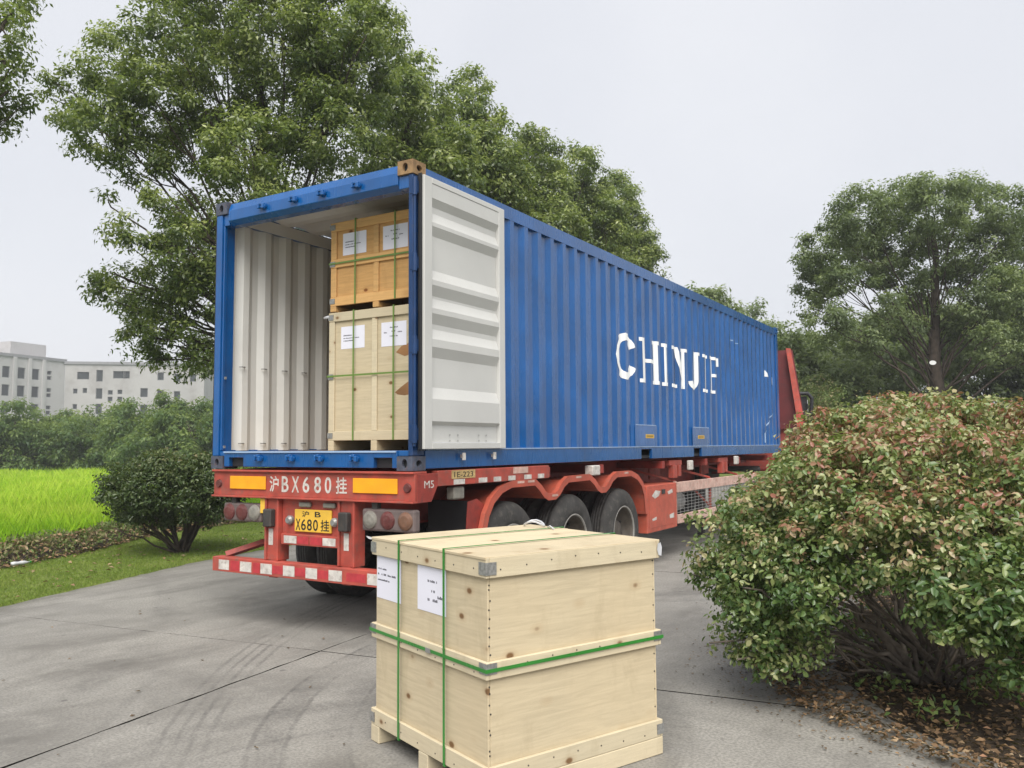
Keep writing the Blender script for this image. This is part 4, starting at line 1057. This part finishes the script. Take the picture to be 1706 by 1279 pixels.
mb = MB(); mb.lathe([(.001, 0), (.15, 0), (.17, .03), (.17, .55), (.15, .58), (.001, .58)], lambda a, b, t: (2.15+a*.9, 6.25+t, .75+b*.9), 20); mb.build('air_tank', MT['grey'], tl)
for x in (.55, 1.85):
    mb = MB(); mb.box(x-.07, x+.07, 8.75, 8.9, .25, 1.2); mb.box(x-.15, x+.15, 8.68, 8.97, .22, .25); mb.build('landing_leg', MT['dark'], tl)
    mb = MB(); mb.box(x-.05, x+.05, 8.77, 8.88, .0, .22); mb.build('landing_foot', MT['dark'], tl)

# ------------------------------------------------------------------ tractor
tk = thing('tractor_truck', 'red tractor truck mostly hidden beyond the front of the container', 'truck', (1.62, 11.3, 0), R_(15), world=False)
mb = MB(); mb.box(-1.22, 1.22, 1.62, 3.75, 1.0, 3.0); mb.box(-1.15, 1.15, 1.9, 3.6, 3.0, 3.35); mb.build('cab', MT['red'], tk, .06, seg=2)
mb = MB(); mb.box(-1.16, 1.16, 3.752, 3.76, 1.9, 2.8); mb.build('windscreen', MT['pane'], tk)
mb = MB(); mb.box(1.221, 1.226, 2.5, 3.5, 1.95, 2.7); mb.build('side_window', MT['pane'], tk)
# flared wind fins on the rear corners of the cab
for s in (1, -1):
    mb = MB()
    poly = [(.62, 1.88), (1.56, 1.95), (1.52, 2.28), (1.34, 3.62), (.62, 3.60)]
    v = [(s*p, 1.48, q) for p, q in poly]+[(s*p, 1.52, q) for p, q in poly]; n = len(poly)
    mb.add(v, [tuple(range(n)), tuple(range(n, 2*n))]+[(i, (i+1) % n, n+(i+1) % n, n+i) for i in range(n)]); mb.build('wind_fin', MT['cabshade'], tk)
    mb = MB(); e = [(1.52, 1.92), (1.50, 2.28), (1.30, 3.64), (1.20, 3.64), (1.36, 2.28), (1.38, 1.92)]
    v = [(s*p, 1.40, q) for p, q in e[:3]]+[(s*p, 1.30, q) for p, q in e[3:][::-1]]
    v2 = [(x, y+.05, z) for x, y, z in v]
    mb.add(v+v2, [(0, 1, 4, 3), (1, 2, 5, 4), (6, 7, 10, 9), (7, 8, 11, 10), (0, 3, 9, 6), (2, 5, 11, 8), (0, 1, 7, 6), (1, 2, 8, 7), (3, 4, 10, 9), (4, 5, 11, 10)])
    mb.build('wind_fin_edge', MT['red'], tk)
for x in (-.42, .36): mb = MB(); mb.box(x, x+.07, -1.2, 3.6, .82, 1.05); mb.build('chassis_rail', MT['dark'], tk)
mb = MB(); mb.box(-.6, .6, -.5, .5, 1.06, 1.15); mb.build('fifth_wheel', MT['dark'], tk, .03)
mb = MB(); pts = [(1.50, 2.1, 2.16), (1.62, 2.1, 2.16), (1.72, 2.1, 2.24), (1.74, 2.1, 2.6), (1.66, 2.1, 2.70), (1.48, 2.1, 2.70)]
mb.tube(pts, .045, 8); mb.box(1.47, 1.64, 2.14, 2.22, 2.22, 2.64); mb.box(1.1, 1.5, 2.15, 2.19, 2.40, 2.46); mb.tube([(1.60, 2.08, 2.3), (1.66, 2.06, 2.4), (1.62, 2.08, 2.52)], .018, 6); mb.build('mirror', MT['rubber_hollow'], tk, .01)
mb = MB(); mb.box(1.645, 1.655, 2.09, 2.13, 2.30, 2.56); mb.build('mirror_glass', MT['film'], tk)
for y in (-.6, .75, 3.0):
    for x, rz in ((1.2, 0), (-1.2, math.pi)):
        w = part_copy(proto, tk, (x, y, .53)); w.rotation_euler = (0, 0, rz)

# ------------------------------------------------------------------ crates
def crate(root, D, Wd, zl, zt, pm, bm_, mid, lidh=.095, both=True, legs=(0, .5, 1), post=None, sd=1):
    """box-pallet in local coords: x 0..D, y 0..Wd; zl = top of skids, zt = lid top; mid = z of waist board"""
    e = .02
    def P(name, m, b=.003): return lambda mb: mb.build(name, m, root, b)
    for f in legs:
        y = f*(Wd-.09)
        MB().box(.0, D, y, y+.09, .0, zl-.001).build('skid', bm_, root, .004)
    t = .012
    MB().box(e, e+t, e, Wd-e, zl+.002, zt-.014).build('side_panel', pm, root, .002)
    MB().box(D-e-t, D-e, e, Wd-e, zl+.002, zt-.014).build('side_panel', pm, root, .002)
    MB().box(e+t+.001, D-e-t-.001, e, e+t, zl+.002, zt-.014).build('side_panel', pm, root, .002)
    MB().box(e+t+.001, D-e-t-.001, Wd-e-t, Wd-e, zl+.002, zt-.014).build('side_panel', pm, root, .002)
    for z0, z1 in ((zl, zl+.085), (mid-.04, mid+.038), (zt-lidh, zt-.002)):
        if z0 is None: continue
        MB().box(0, e-.001, 0, Wd, z0, z1).build('batten', bm_, root, .003)
        MB().box(D-e+.001, D, 0, Wd, z0, z1).build('batten', bm_, root, .003)
        MB().box(e, D-e, 0, e-.001, z0, z1).build('batten', bm_, root, .003)
        MB().box(e, D-e, Wd-e+.001, Wd, z0, z1).build('batten', bm_, root, .003)
    k = 3; w = Wd/k
    for i in range(k):
        MB().box(-.004, D+.004, i*w+.0015, (i+1)*w-.0015, zt-.0125, zt+rng.uniform(0, .002)).build('lid_board', pm, root, .002)
def strap_loop(root, y, D, z0, z1, m, w=.016):
    """vertical strap across the two faces x=0 and x=D and over the top"""
    mb = MB(); t = .0025
    mb.box(-.0075, -.0075+t, y-w/2, y+w/2, z0, z1+.007); mb.box(D+.0055, D+.0055+t, y-w/2, y+w/2, z0, z1+.007); mb.box(-.0075, D+.008, y-w/2, y+w/2, z1+.0072, z1+.0095)
    mb.box(-.0075, D+.008, y-w/2, y+w/2, z0-.003, z0-.0005)
    return mb.build('strap', m, root)
def tin(root, corner, z0, z1, D, Wd, L_=.055):
    sx, sy = corner; x0 = -.0035 if sx < 0 else D; y0 = -.0035 if sy < 0 else Wd
    mb = MB()
    xs = (x0-.0005, x0+.0035-.0005) if sx < 0 else (D+.0005, D+.004)
    ys_ = (y0-.0005, y0+.0030) if sy < 0 else (Wd+.0005, Wd+.004)
    mb.box(xs[0], xs[1], *( (ys_[0], L_) if sy < 0 else (Wd-L_, ys_[1])), z0, z1)
    mb.box(*((xs[1], L_) if sx < 0 else (D-L_, xs[0])), ys_[0], ys_[1], z0, z1)
    return mb.build('corner_plate', MT['tinplate'], root)
def paper(root, fn, w, h, lines):
    """sheet of paper on a crate: fn(u, v, t) -> local xyz; lines = [(u, v, length, size)]"""
    mb = MB(); mb.prism([(0, 0), (w, 0), (w, h), (0, h)], fn, .0008, .0016); p = mb.build('paper_sheet', MT['paper'], root)
    mb = MB()
    for u, v, ln, sz in lines:
        x = u
        while x < u+ln:
            cw = sz*rng.uniform(.35, .8); hh = sz*rng.uniform(.6, 1)
            if rng.random() < .85:
                mb.prism([(x, v), (x+cw, v), (x+cw, v+hh), (x, v+hh)], fn, .0018, .0022)
            x += cw+sz*.16
    o = mb.build('print_lines', MT['ink']); o.parent = p
    return p
# foreground crate
cr1 = thing('wooden_crate', 'large pale plywood crate standing alone on the concrete in front', 'crate', (4.583, -2.196, 0), R_(67.817), 'strapped wooden crates', world=False)
D1, W1, H1 = 1.114, 1.117, 1.098
crate(cr1, D1, W1, .09, H1, MT['ply'], MT['board'], .595)
for y in (.80, .352): strap_loop(cr1, y, D1, .088, H1, MT['strap'])
mb = MB(); w = .016; z = .598; o = .0085
for a in ((-o, -o+.0025, -o, W1+o), (D1+o-.0025, D1+o, -o, W1+o), (-o+.0025, D1+o-.0025, -o, -o+.0025), (-o+.0025, D1+o-.0025, W1+o-.0025, W1+o)): mb.box(*a, z-w/2, z+w/2)
mb.build('strap', MT['strap'], cr1)
mb = MB(); mb.box(-.0125, -.0090, .47, .515, z-w/2-.003, z+w/2+.003); mb.build('strap_seal', MT['grey'], cr1)
for cn_ in ((-1, -1), (-1, 1), (1, -1)):
    tin(cr1, cn_, .580, .628, D1, W1); tin(cr1, cn_, 1.018, 1.075, D1, W1) if cn_ != (1, -1) else None
    if cn_ != (-1, -1): tin(cr1, cn_, .105, .155, D1, W1, .045)
lf = lambda y0, z0: (lambda u, v, t: (.0195-t, y0-u, z0+v))
paper(cr1, lf(1.088, .772), .272, .232, [(.012, .155, .10, .010), (.012, .125, .21, .011), (.012, .095, .13, .010)])
paper(cr1, lf(.642, .775), .274, .222, [(.10, .148, .10, .013), (.12, .10, .05, .012), (.10, .055, .09, .017), (.195, .075, .055, .015)])
# nails and bolt heads
mb = MB()
for z in (.70, .78, .86, .95, .24, .33, .44, .52):
    mb.lathe([(.0005, -.0015), (.004, -.0012), (.0045, .001)], lambda a, b, t: (.028+a+rng.uniform(-.0002, .0002), .0195+t, z+b), 8)
for y in np.arange(.1, 1.1, .17):
    for z in (.13, .585, 1.05): mb.lathe([(.0005, -.0015), (.0035, -.0012), (.004, .0008)], lambda a, b, t: (t-.0005, y+a, z+b+.012*math.sin(y*40)), 8)
for z in (.66, .74, .82, .90, .97, .22, .31, .40, .49):
    mb.lathe([(.0005, -.0015), (.004, -.0012), (.0045, .001)], lambda a, b, t: (.032+a+.003*math.sin(z*50), .0195+t, z+b), 8)
    mb.lathe([(.0005, -.0015), (.004, -.0012), (.0045, .001)], lambda a, b, t: (D1-.035+a, .0195+t, z+.02+b), 8)
for x in np.arange(.08, 1.1, .15):
    for z in (.13, .60, 1.05): mb.lathe([(.0005, -.0015), (.0035, -.0012), (.004, .0008)], lambda a, b, t: (x+a, t-.0005, z+b+.014*math.sin(x*37+z)), 8)
mb.build('nail_heads', MT['dark'], cr1)
# torn film at corners
def film(pts): 
    mb = MB(); n = len(pts); mb.add(pts, [(0, i, i+1) for i in range(1, n-1)]); return mb.build('plastic_film', MT['film'], cr1)
film([(-.004, 1.12, 1.085), (-.006, 1.15, 1.088), (.0, 1.19, 1.098), (.02, 1.215, 1.094), (.05, 1.15, 1.082)])
film([(1.116, -.006, 1.085), (1.122, -.010, 1.06), (1.119, -.008, 1.015), (1.10, -.006, 1.02), (1.09, -.006, 1.05), (1.095, -.007, 1.08)])
pts = []
for k in range(15):
    a = 2*math.pi*k/14; pts.append((1.04+.05*math.cos(a), .98+.08*math.sin(a), 1.108+.014*(1+math.sin(a*2+.5))))
mb = MB(); mb.tube(pts, .006, 5); mb.tube([p for p in [(1.05, .86, 1.104), (1.02, .8, 1.118), (1.0, .74, 1.106)]], .005, 5); mb.build('plastic_film', MT['film'], cr1)
# loaded crates
def loaded(label, loc, D, Wd, zl, zt, pm, bm_, mid, sm):
    r = thing('wooden_crate', label, 'crate', loc, 0, 'strapped wooden crates', world=False)
    # local axes: x across the container, y along it; the face y=0 looks out of the doors
    e = .02; t = .012
    for x in (0, .5, 1):
        xx = x*(Wd-.07); MB().box(xx, xx+.07, 0, D, 0, zl-.001).build('skid', bm_, r, .004)
    for a in ((e, Wd-e, e, e+t), (e, Wd-e, D-e-t, D-e)): MB().box(*a, zl+.002, zt-.014).build('side_panel', pm, r, .002)
    for a in ((e, e+t, e+t+.001, D-e-t-.001), (Wd-e-t, Wd-e, e+t+.001, D-e-t-.001)): MB().box(*a, zl+.002, zt-.014).build('side_panel', pm, r, .002)
    bands = [(zl, zl+.085), (zt-.085, zt-.002)] + ([(mid-.04, mid+.04)] if mid else [])
    for z0, z1 in bands:
        for a in ((0, Wd, 0, e-.001), (0, Wd, D-e+.001, D), (0, e-.001, e, D-e), (Wd-e+.001, Wd, e, D-e)): MB().box(*a, z0, z1).build('batten', bm_, r, .003)
    zs_ = sorted(bands)
    for (a0, a1), (b0, b1) in zip(zs_, zs_[1:]):
        for x in (0.0, Wd/2-.03, Wd-.06): MB().box(x, x+.07 if x == 0 else x+.06, .004, e-.001, a1+.001, b0-.001).build('batten', bm_, r, .003)
    for i in range(3):
        w = D/3; MB().box(-.004, Wd+.004, i*w+.0015, (i+1)*w-.0015, zt-.0125, zt).build('lid_board', pm, r, .002)
    mb = MB()
    for x in (.315, .79):
        mb.box(x-.008, x+.008, -.0085, -.006, zl, zt+.006); mb.box(x-.008, x+.008, -.0085, D+.006, zt+.0062, zt+.0085)
    mb.build('strap', sm, r)
    mb = MB(); zz = (mid if mid else (zl+zt)/2); mb.box(-.0085, Wd+.0085, -.0112, -.0088, zz-.008, zz+.008); mb.box(-.0112, -.0088, -.0112, D, zz-.008, zz+.008); mb.build('strap', sm, r)
    for z in (zl+.02, zz-.03, zt-.07):
        mb = MB(); mb.box(-.0045, -.001, -.004, .06, z, z+.05); mb.box(-.0045, .06, -.0045, -.001, z, z+.05); mb.build('corner_plate', MT['tinplate'], r)
    return r
lo = loaded('pale plywood crate at the bottom of the stack inside the container', (1.105, .42, KZ+.163), 1.1, 1.117, .095, 1.30, MT['ply'], MT['board'], None, MT['strapdk'])
hi_ = loaded('orange plywood crate on top of the stack inside the container', (1.12, .42, KZ+.163+1.309), 1.1, 1.117, .055, .855, MT['ply2'], MT['board2'], .46, MT['strapdk'])
ff = lambda x0, z0: (lambda u, v, t: (x0+u, .0195-t, z0+v))
for r, z in ((lo, .95), (hi_, .53)):
    paper(r, ff(.14, z), .29, .21, [(.03, .12, .10, .012), (.03, .095, .19, .010), (.03, .07, .11, .011)])
    paper(r, ff(.63, z-.01), .29, .22, [(.09, .165, .10, .012), (.12, .13, .04, .012), (.03, .12, .03, .012), (.19, .12, .04, .012), (.10, .085, .08, .013)])
mb = MB()
for poly in ([(.80, .88), (.86, .93), (.93, .95), (1.0, .98), (1.0, .86), (.90, .84)], [(.79, .52), (.85, .56), (.92, .60), (1.0, .64), (1.0, .50), (.90, .49), (.82, .50)]):
    mb = MB(); mb.prism(poly, lambda p, q, t: (p, .0195-t, q), .0006, .0012)
    mb.build('brown_stain', MT['stain'], lo)
mb = MB(); mb.add([(-.004, -.004, 1.28), (-.05, -.02, 1.265), (-.06, -.01, 1.25), (-.02, -.004, 1.25), (.01, -.006, 1.26)], [(0, 1, 2, 3, 4)]); mb.build('plastic_film', MT['film'], lo)

# ------------------------------------------------------------------ shrubs
def ball_lobes(c, r, zc, zr, n, lr):
    lob = []
    for k in range(n):
        d = unit(rng.normal(size=3)); lob.append((np.array([c[0]+d[0]*(r-lr), c[1]+d[1]*(r-lr), zc+d[2]*(zr-lr)]), lr*rng.uniform(.85, 1.15)))
    return lob
sc = at(285, 742, 12.6)
sh = thing('round_shrub', 'dark green dome shaped shrub on the lawn left of the trailer', 'shrub', (-4.13, 2.79, 0))
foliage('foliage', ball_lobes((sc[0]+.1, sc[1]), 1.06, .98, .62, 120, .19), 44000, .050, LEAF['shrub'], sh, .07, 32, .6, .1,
        tintfn=lambda p, a, b: np.clip(.35*a+.45*b+.25*np.clip((p[:, 2]-1.1)/.5, 0, 1)*b, 0, 1), aspect=.5, zmin=.42, oval=True)  # leaf glints put into the tint, stronger towards the top
mb = MB()
for k in range(26):
    a = rng.uniform(0, 6.28); q = rng.uniform(.25, .85); s = np.array([-4.13+rng.normal()*.06, 2.79+rng.normal()*.06, .0])
    mb.tube(bent(s, (sc[0]+.1+q*math.cos(a), sc[1]+q*math.sin(a), rng.uniform(.45, 1.1)), .02, 5, .05), np.linspace(rng.uniform(.018, .035), .008, 6), 5)
mb.build('stems', MT['bark'], sh, smooth=True)

# big reddish bush at the right
BB = np.array([6.12, .86, .0])
bu = thing('reddish_bush', 'large leafy bush turning red on top, at the right beside the concrete', 'shrub', tuple(BB))
BL = [(1240,950,5.45,75),(1215,880,5.5,90),(1255,845,5.55,75),(1320,795,5.6,80),(1290,870,5.2,110),(1260,950,5.1,90),(1260,1020,5.1,75),(1200,985,5.2,45),(1310,1045,5.0,65),(1225,1045,5.2,48),(1270,1070,5.05,50),(1185,930,5.35,45),(1340,1030,4.95,50),
      (1380,730,5.6,90),(1370,800,5.1,110),(1380,890,4.9,100),(1340,960,4.85,80),(1470,705,5.6,80),(1460,780,5.0,110),(1470,880,4.7,100),(1560,700,5.7,75),(1560,770,5.0,110),(1560,870,4.65,110),
      (1650,705,5.7,75),(1660,780,5.0,110),(1660,880,4.6,110),(1750,720,5.5,110),(1750,820,4.8,130),(1760,930,4.5,120),(1850,800,5.4,160),(1870,930,5.0,160),(1950,850,5.7,150),(1560,960,4.45,75),(1640,970,4.35,100),(1600,1040,4.3,60),(1680,1030,4.2,85),(1760,1020,4.2,90),(1690,1085,4.2,38),(1420,945,4.75,55),
      (1500,760,6.6,160),(1400,800,6.6,150),(1620,770,6.8,160),(1740,800,6.6,160),(1300,860,6.2,140),(1310,960,6.0,120),(1850,850,6.5,160),(1600,900,6.6,150)]
blob = [(at(x+8-(6 if x < 1300 else 0), y+18, d), r*d/FPX*.80) for x, y, d, r in BL]
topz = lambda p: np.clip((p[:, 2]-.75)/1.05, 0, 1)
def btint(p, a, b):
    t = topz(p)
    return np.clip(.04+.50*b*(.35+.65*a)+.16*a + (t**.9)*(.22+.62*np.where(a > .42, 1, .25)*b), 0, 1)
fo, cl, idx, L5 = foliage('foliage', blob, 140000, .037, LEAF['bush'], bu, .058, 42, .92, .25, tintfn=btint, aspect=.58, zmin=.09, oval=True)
# nearest leaves one by one
p, d, up, ln, wd, ti = L5
dist = np.linalg.norm(p-CW, axis=1)
# keep those facing the open side, nearest 300
sel = np.argsort(dist)[:300]
cachem = {}
for k in sel:
    b = int(ti[k]*7.99)
    if b not in cachem:
        v, q = leaf_arrays(np.zeros((1, 3)), np.array([[0., 1, 0]]), np.array([[0., 0, 1]]), np.array([1.]), np.array([.58]), oval=True)
        me_o = np_mesh('leaf', v, q, LEAF['bush'], np.full(6, (b+.5)/8)); cachem[b] = me_o.data; bpy.data.objects.remove(me_o)
    o = bpy.data.objects.new('leaf', cachem[b]); COL.objects.link(o); o.parent = bu
    dd = unit(d[k]); s = unit(np.cross(dd, up[k])); n = np.cross(s, dd)
    Mx = Matrix.Identity(4)
    for r in range(3):
        Mx[r][0] = s[r]*ln[k]; Mx[r][1] = dd[r]*ln[k]; Mx[r][2] = n[r]*ln[k]; Mx[r][3] = p[k][r]+dd[r]*.012-BB[r]
    o.matrix_local = Mx
mb = MB()
for k in range(46):
    tgt = np.asarray(blob[k % len(blob)][0]) + rng.normal(size=3)*.12
    s = BB + np.array([rng.normal()*.08, rng.normal()*.08, 0]); m_ = s+(tgt-s)*rng.uniform(.25, .45)+np.array([0, 0, rng.uniform(-.05, .12)])
    m_[2] = max(m_[2], .12)
    r1 = rng.uniform(.008, .022)
    A_ = bent(s, m_, .05, 4, .12); B_ = bent(m_, tgt, .10, 5, .12)
    mb.tube(A_+B_[1:], np.linspace(r1, .006, len(A_)+len(B_)-1), 6)
    for _ in range(2):
        q = B_[rng.integers(1, 4)]; mb.tube(bent(q, q+(tgt-q)*rng.uniform(.4, .9)+rng.normal(size=3)*.06, .05, 4, .06), np.linspace(r1*.4, .002, 5), 4)
for px_, py_, dd_, r_ in ((1490, 1090, 5.3, .042), (1600, 1000, 5.6, .045), (1430, 1040, 5.2, .03), (1500, 1000, 5.5, .034), (1650, 1040, 5.6, .035), (1380, 1075, 5.15, .02)):
    e_ = at(px_, py_, dd_); k1 = bent(BB+np.array([rng.normal()*.05, rng.normal()*.05, -.05]), e_, .12, 6, .10)
    k2 = bent(e_, e_+(e_-BB)*.7+np.array([0, 0, .15]), .1, 5, .12)
    mb.tube(k1+k2[1:], np.linspace(r_, r_*.25, len(k1)+len(k2)-1), 8)
mb.build('stems', MT['barklite'], bu, smooth=True)

# ------------------------------------------------------------------ grass, weeds, fallen leaves
def blades(name, pts, h, w, lean, mat, tint, kind='stuff'):
    n = len(pts); a = rng.uniform(0, 6.283, n); s = np.stack([np.cos(a), np.sin(a), 0*a], 1)
    b = rng.uniform(0, 6.283, n); ld_ = np.stack([np.cos(b), np.sin(b), 0*b], 1)*(lean*h*rng.random(n))[:, None]
    v = np.empty((n, 4, 3)); up = np.array([0, 0, 1.0])
    v[:, 0] = pts - s*(w/2)[:, None]; v[:, 1] = pts + s*(w/2)[:, None]
    v[:, 2] = pts + s*(w*.3)[:, None] + up*(h*.6)[:, None] + ld_*.35
    v[:, 3] = pts + up*h[:, None] + ld_
    q = np.arange(n*4).reshape(-1, 4)
    o = np_mesh(name, v.reshape(-1, 3), q, mat, np.repeat(tint, 4)); tag(o, kind=kind); return o
# meadow beyond the strip
N = 240000
dd = 8 + 62*rng.random(N)**1.5; lat = rng.uniform(-1.05, -.22, N)
dirs = r0[:2]*lat[:, None]+np.array([-r0[1], r0[0]])
fwd2 = np.array([s_, c_])
P2 = CW[:2] + dd[:, None]*(fwd2 + r0[:2]*lat[:, None])
k = P2[:, 0] < interp(FLD, P2[:, 1])+.9*rng.random(N)**2; P2 = P2[k]; dd = dd[k]; n = len(P2)
patch = .5+.5*np.sin(P2[:, 0]*.9+1.3*np.sin(P2[:, 1]*.7))*np.cos(P2[:, 1]*.55+.8)
h = (.28+.22*rng.random(n))*(.75+.5*patch)*np.clip(.8+dd/90, .8, 1.2); w = .004+.00075*dd
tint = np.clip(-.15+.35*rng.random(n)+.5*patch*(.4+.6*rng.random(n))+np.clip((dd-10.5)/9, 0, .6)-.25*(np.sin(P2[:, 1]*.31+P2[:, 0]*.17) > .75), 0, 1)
blades('meadow_grass', np.c_[P2, np.full(n, .01)], h, w, .5, LEAF['grass'], tint)
# mown verge
N = 110000; y = -4+18*rng.random(N)**1.2; t = rng.random(N); xa, xb = interp(ROAD, y), interp(DEB, y)
x = xa+.03+(xb-xa)*t; h = .018+.022*rng.random(N)
pt = .5+.5*np.sin(x*3.1+2*np.sin(y*1.9))
blades('lawn_grass', np.c_[x, y, .03+.02*t], h, np.full(N, .006), .9, LEAF['lawn'], np.clip(.15+.4*rng.random(N)+.35*pt*rng.random(N)+.12*(rng.random(N) < .06), 0, 1))
# weeds and dry stalks on the debris strip
N = 16000; y = -3+15*rng.random(N); t = np.clip(.5+.28*rng.normal(size=N), 0, 1); xa, xb = interp(DEB, y), interp(FLD, y); x = xa+(xb-xa)*t
zz = .05+.16*np.sin(np.pi*t); clump = .5+.5*np.sin(x*4+3*np.sin(y*2.3))
pts = np.c_[x, y, zz+rng.random(N)*.14*clump]
dv = rng.normal(size=(N, 3))+np.array([0, 0, .5])
v, q = leaf_arrays(pts, dv, rng.normal(size=(N, 3))+np.array([0, 0, 1]), .05+.05*rng.random(N), .018+.02*rng.random(N))
tag(np_mesh('weeds', v, q, LEAF['weed'], np.repeat(rng.random(N), 4)), kind='stuff')
def scatter(name, xs, ys_, zs_, size, mat, tint, flat=.25):
    n = len(xs); a = rng.uniform(0, 6.283, n); d = np.c_[np.cos(a), np.sin(a), rng.normal(size=n)*flat*.6]
    up = np.c_[rng.normal(size=(n, 2))*flat, np.ones(n)]
    ln = size*(.6+.8*rng.random(n)); v, q = leaf_arrays(np.c_[xs, ys_, zs_], d, up, ln, ln*.5, .22)
    return tag(np_mesh(name, v, q, mat, np.repeat(tint, 4)), kind='stuff')
N = 30000; y = -1.6+9*rng.random(N)**1.4; t = rng.random(N)**1.6; x = interp(BED, y)-.10+t*5 + rng.normal(size=N)*.05
scatter('bed_leaf_litter', x, y, .035+.06*np.clip(t*3*5/9, 0, 1)+.02*rng.random(N), .038, LEAF['litter'], (rng.random(N)**2.0)*.97, .45)
N = 1500; y = -1.6+7*rng.random(N); x = interp(BED, y)-np.abs(rng.normal(size=N))*.28
scatter('edge_leaf_litter', x, y, .008+.004*rng.random(N), .021, LEAF['litter'], rng.random(N)**1.5*.9)
N = 260; y = -3+12*rng.random(N); x = interp(ROAD, y)+(interp(DEB, y)-interp(ROAD, y))*rng.random(N)
scatter('lawn_leaf_litter', x, y, np.full(N, .075), .065, LEAF['litter'], .5+.42*rng.random(N))
N = 5200; y = -3+14*rng.random(N); t = np.clip(.35+.3*rng.normal(size=N), -.05, 1); x = interp(DEB, y)+(interp(FLD, y)-interp(DEB, y))*t
scatter('strip_leaf_litter', x, y, .07+.16*np.sin(np.pi*np.clip(t, 0, 1))+.05*rng.random(N), .07, LEAF['litter'], rng.random(N)*.9, .5)
N = 70; x = rng.uniform(-1.5, 5, N); y = rng.uniform(-3.5, 4, N); kk = x > interp(ROAD, y)+.1; x, y = x[kk], y[kk]
scatter('yard_leaf_litter', x, y, np.full(len(x), .007), .035, LEAF['litter'], rng.random(len(x))*.8)
# low weeds in the bed
N = 1500; cx_, cy_ = rng.uniform(5.4, 7.5, 30), rng.uniform(-.2, 2.6, 30); ii = rng.integers(0, 30, N)
pts = np.c_[cx_[ii]+rng.normal(size=N)*.09, cy_[ii]+rng.normal(size=N)*.09, .09+.1*rng.random(N)]
v, q = leaf_arrays(pts, rng.normal(size=(N, 3))+np.array([0, 0, .5]), rng.normal(size=(N, 3))+np.array([0, 0, 1.5]), .03+.03*rng.random(N), .02+.015*rng.random(N))
tag(np_mesh('bed_weeds', v, q, LEAF['bush'], np.repeat(.1+.35*rng.random(N), 4)), kind='stuff')
# small stones along the strip
mb = MB(); 
for k in range(160):
    y = rng.uniform(-2.5, 6); t = rng.uniform(0, .7); x = float(interp(DEB, y)+(interp(FLD, y)-interp(DEB, y))*t); z = .06+.15*math.sin(math.pi*t); r = rng.uniform(.02, .07)
    pv = [np.array([x, y, z])+unit(rng.normal(size=3))*0+r*np.array(q)*rng.uniform(.7, 1.2, 3) for q in ((1,0,0),(-1,0,0),(0,1,0),(0,-1,0),(0,0,.8),(0,0,-.5))]
    mb.add(pv, [(0,2,4),(2,1,4),(1,3,4),(3,0,4),(2,0,5),(1,2,5),(3,1,5),(0,3,5)])
tag(mb.build('strip_stones', MT['joint']), kind='stuff')
bt = thing('plastic_bottle', 'crushed white plastic bottle lying on the debris strip at far left', 'bottle', (-4.62, .60, .06))
mb = MB(); mb.lathe([(.001, 0), (.035, .005), (.038, .05), (.028, .09), (.038, .13), (.036, .17), (.014, .21), (.013, .235), (.001, .236)], lambda a, b, t: (-4.62+a*.8, .60+t, .11+b*.7), 14)
mb.build('body', MT['film'], bt, smooth=True)
mb = MB(); mb.lathe([(.001, 0), (.016, 0), (.016, .02), (.001, .02)], lambda a, b, t: (-4.62+a, .60+.237+t, .11+b), 10); mb.build('cap', MT['strap'], bt)
# ------------------------------------------------------------------ thin haze in the air
m, t, out = new_mat('haze_air')
pv = t.nodes.new('ShaderNodeVolumePrincipled'); pv.inputs['Color'].default_value = (.93, .95, 1, 1); pv.inputs['Density'].default_value = .0011
t.links.new(pv.outputs[0], out.inputs['Volume'])
tag(MB().box(-470, 470, -470, 470, -1.1, 26).build('haze', m), kind='stuff')
print('objects', len(bpy.data.objects), 'tris', sum(len(o.data.polygons) for o in bpy.data.objects if o.type == 'MESH')*2)
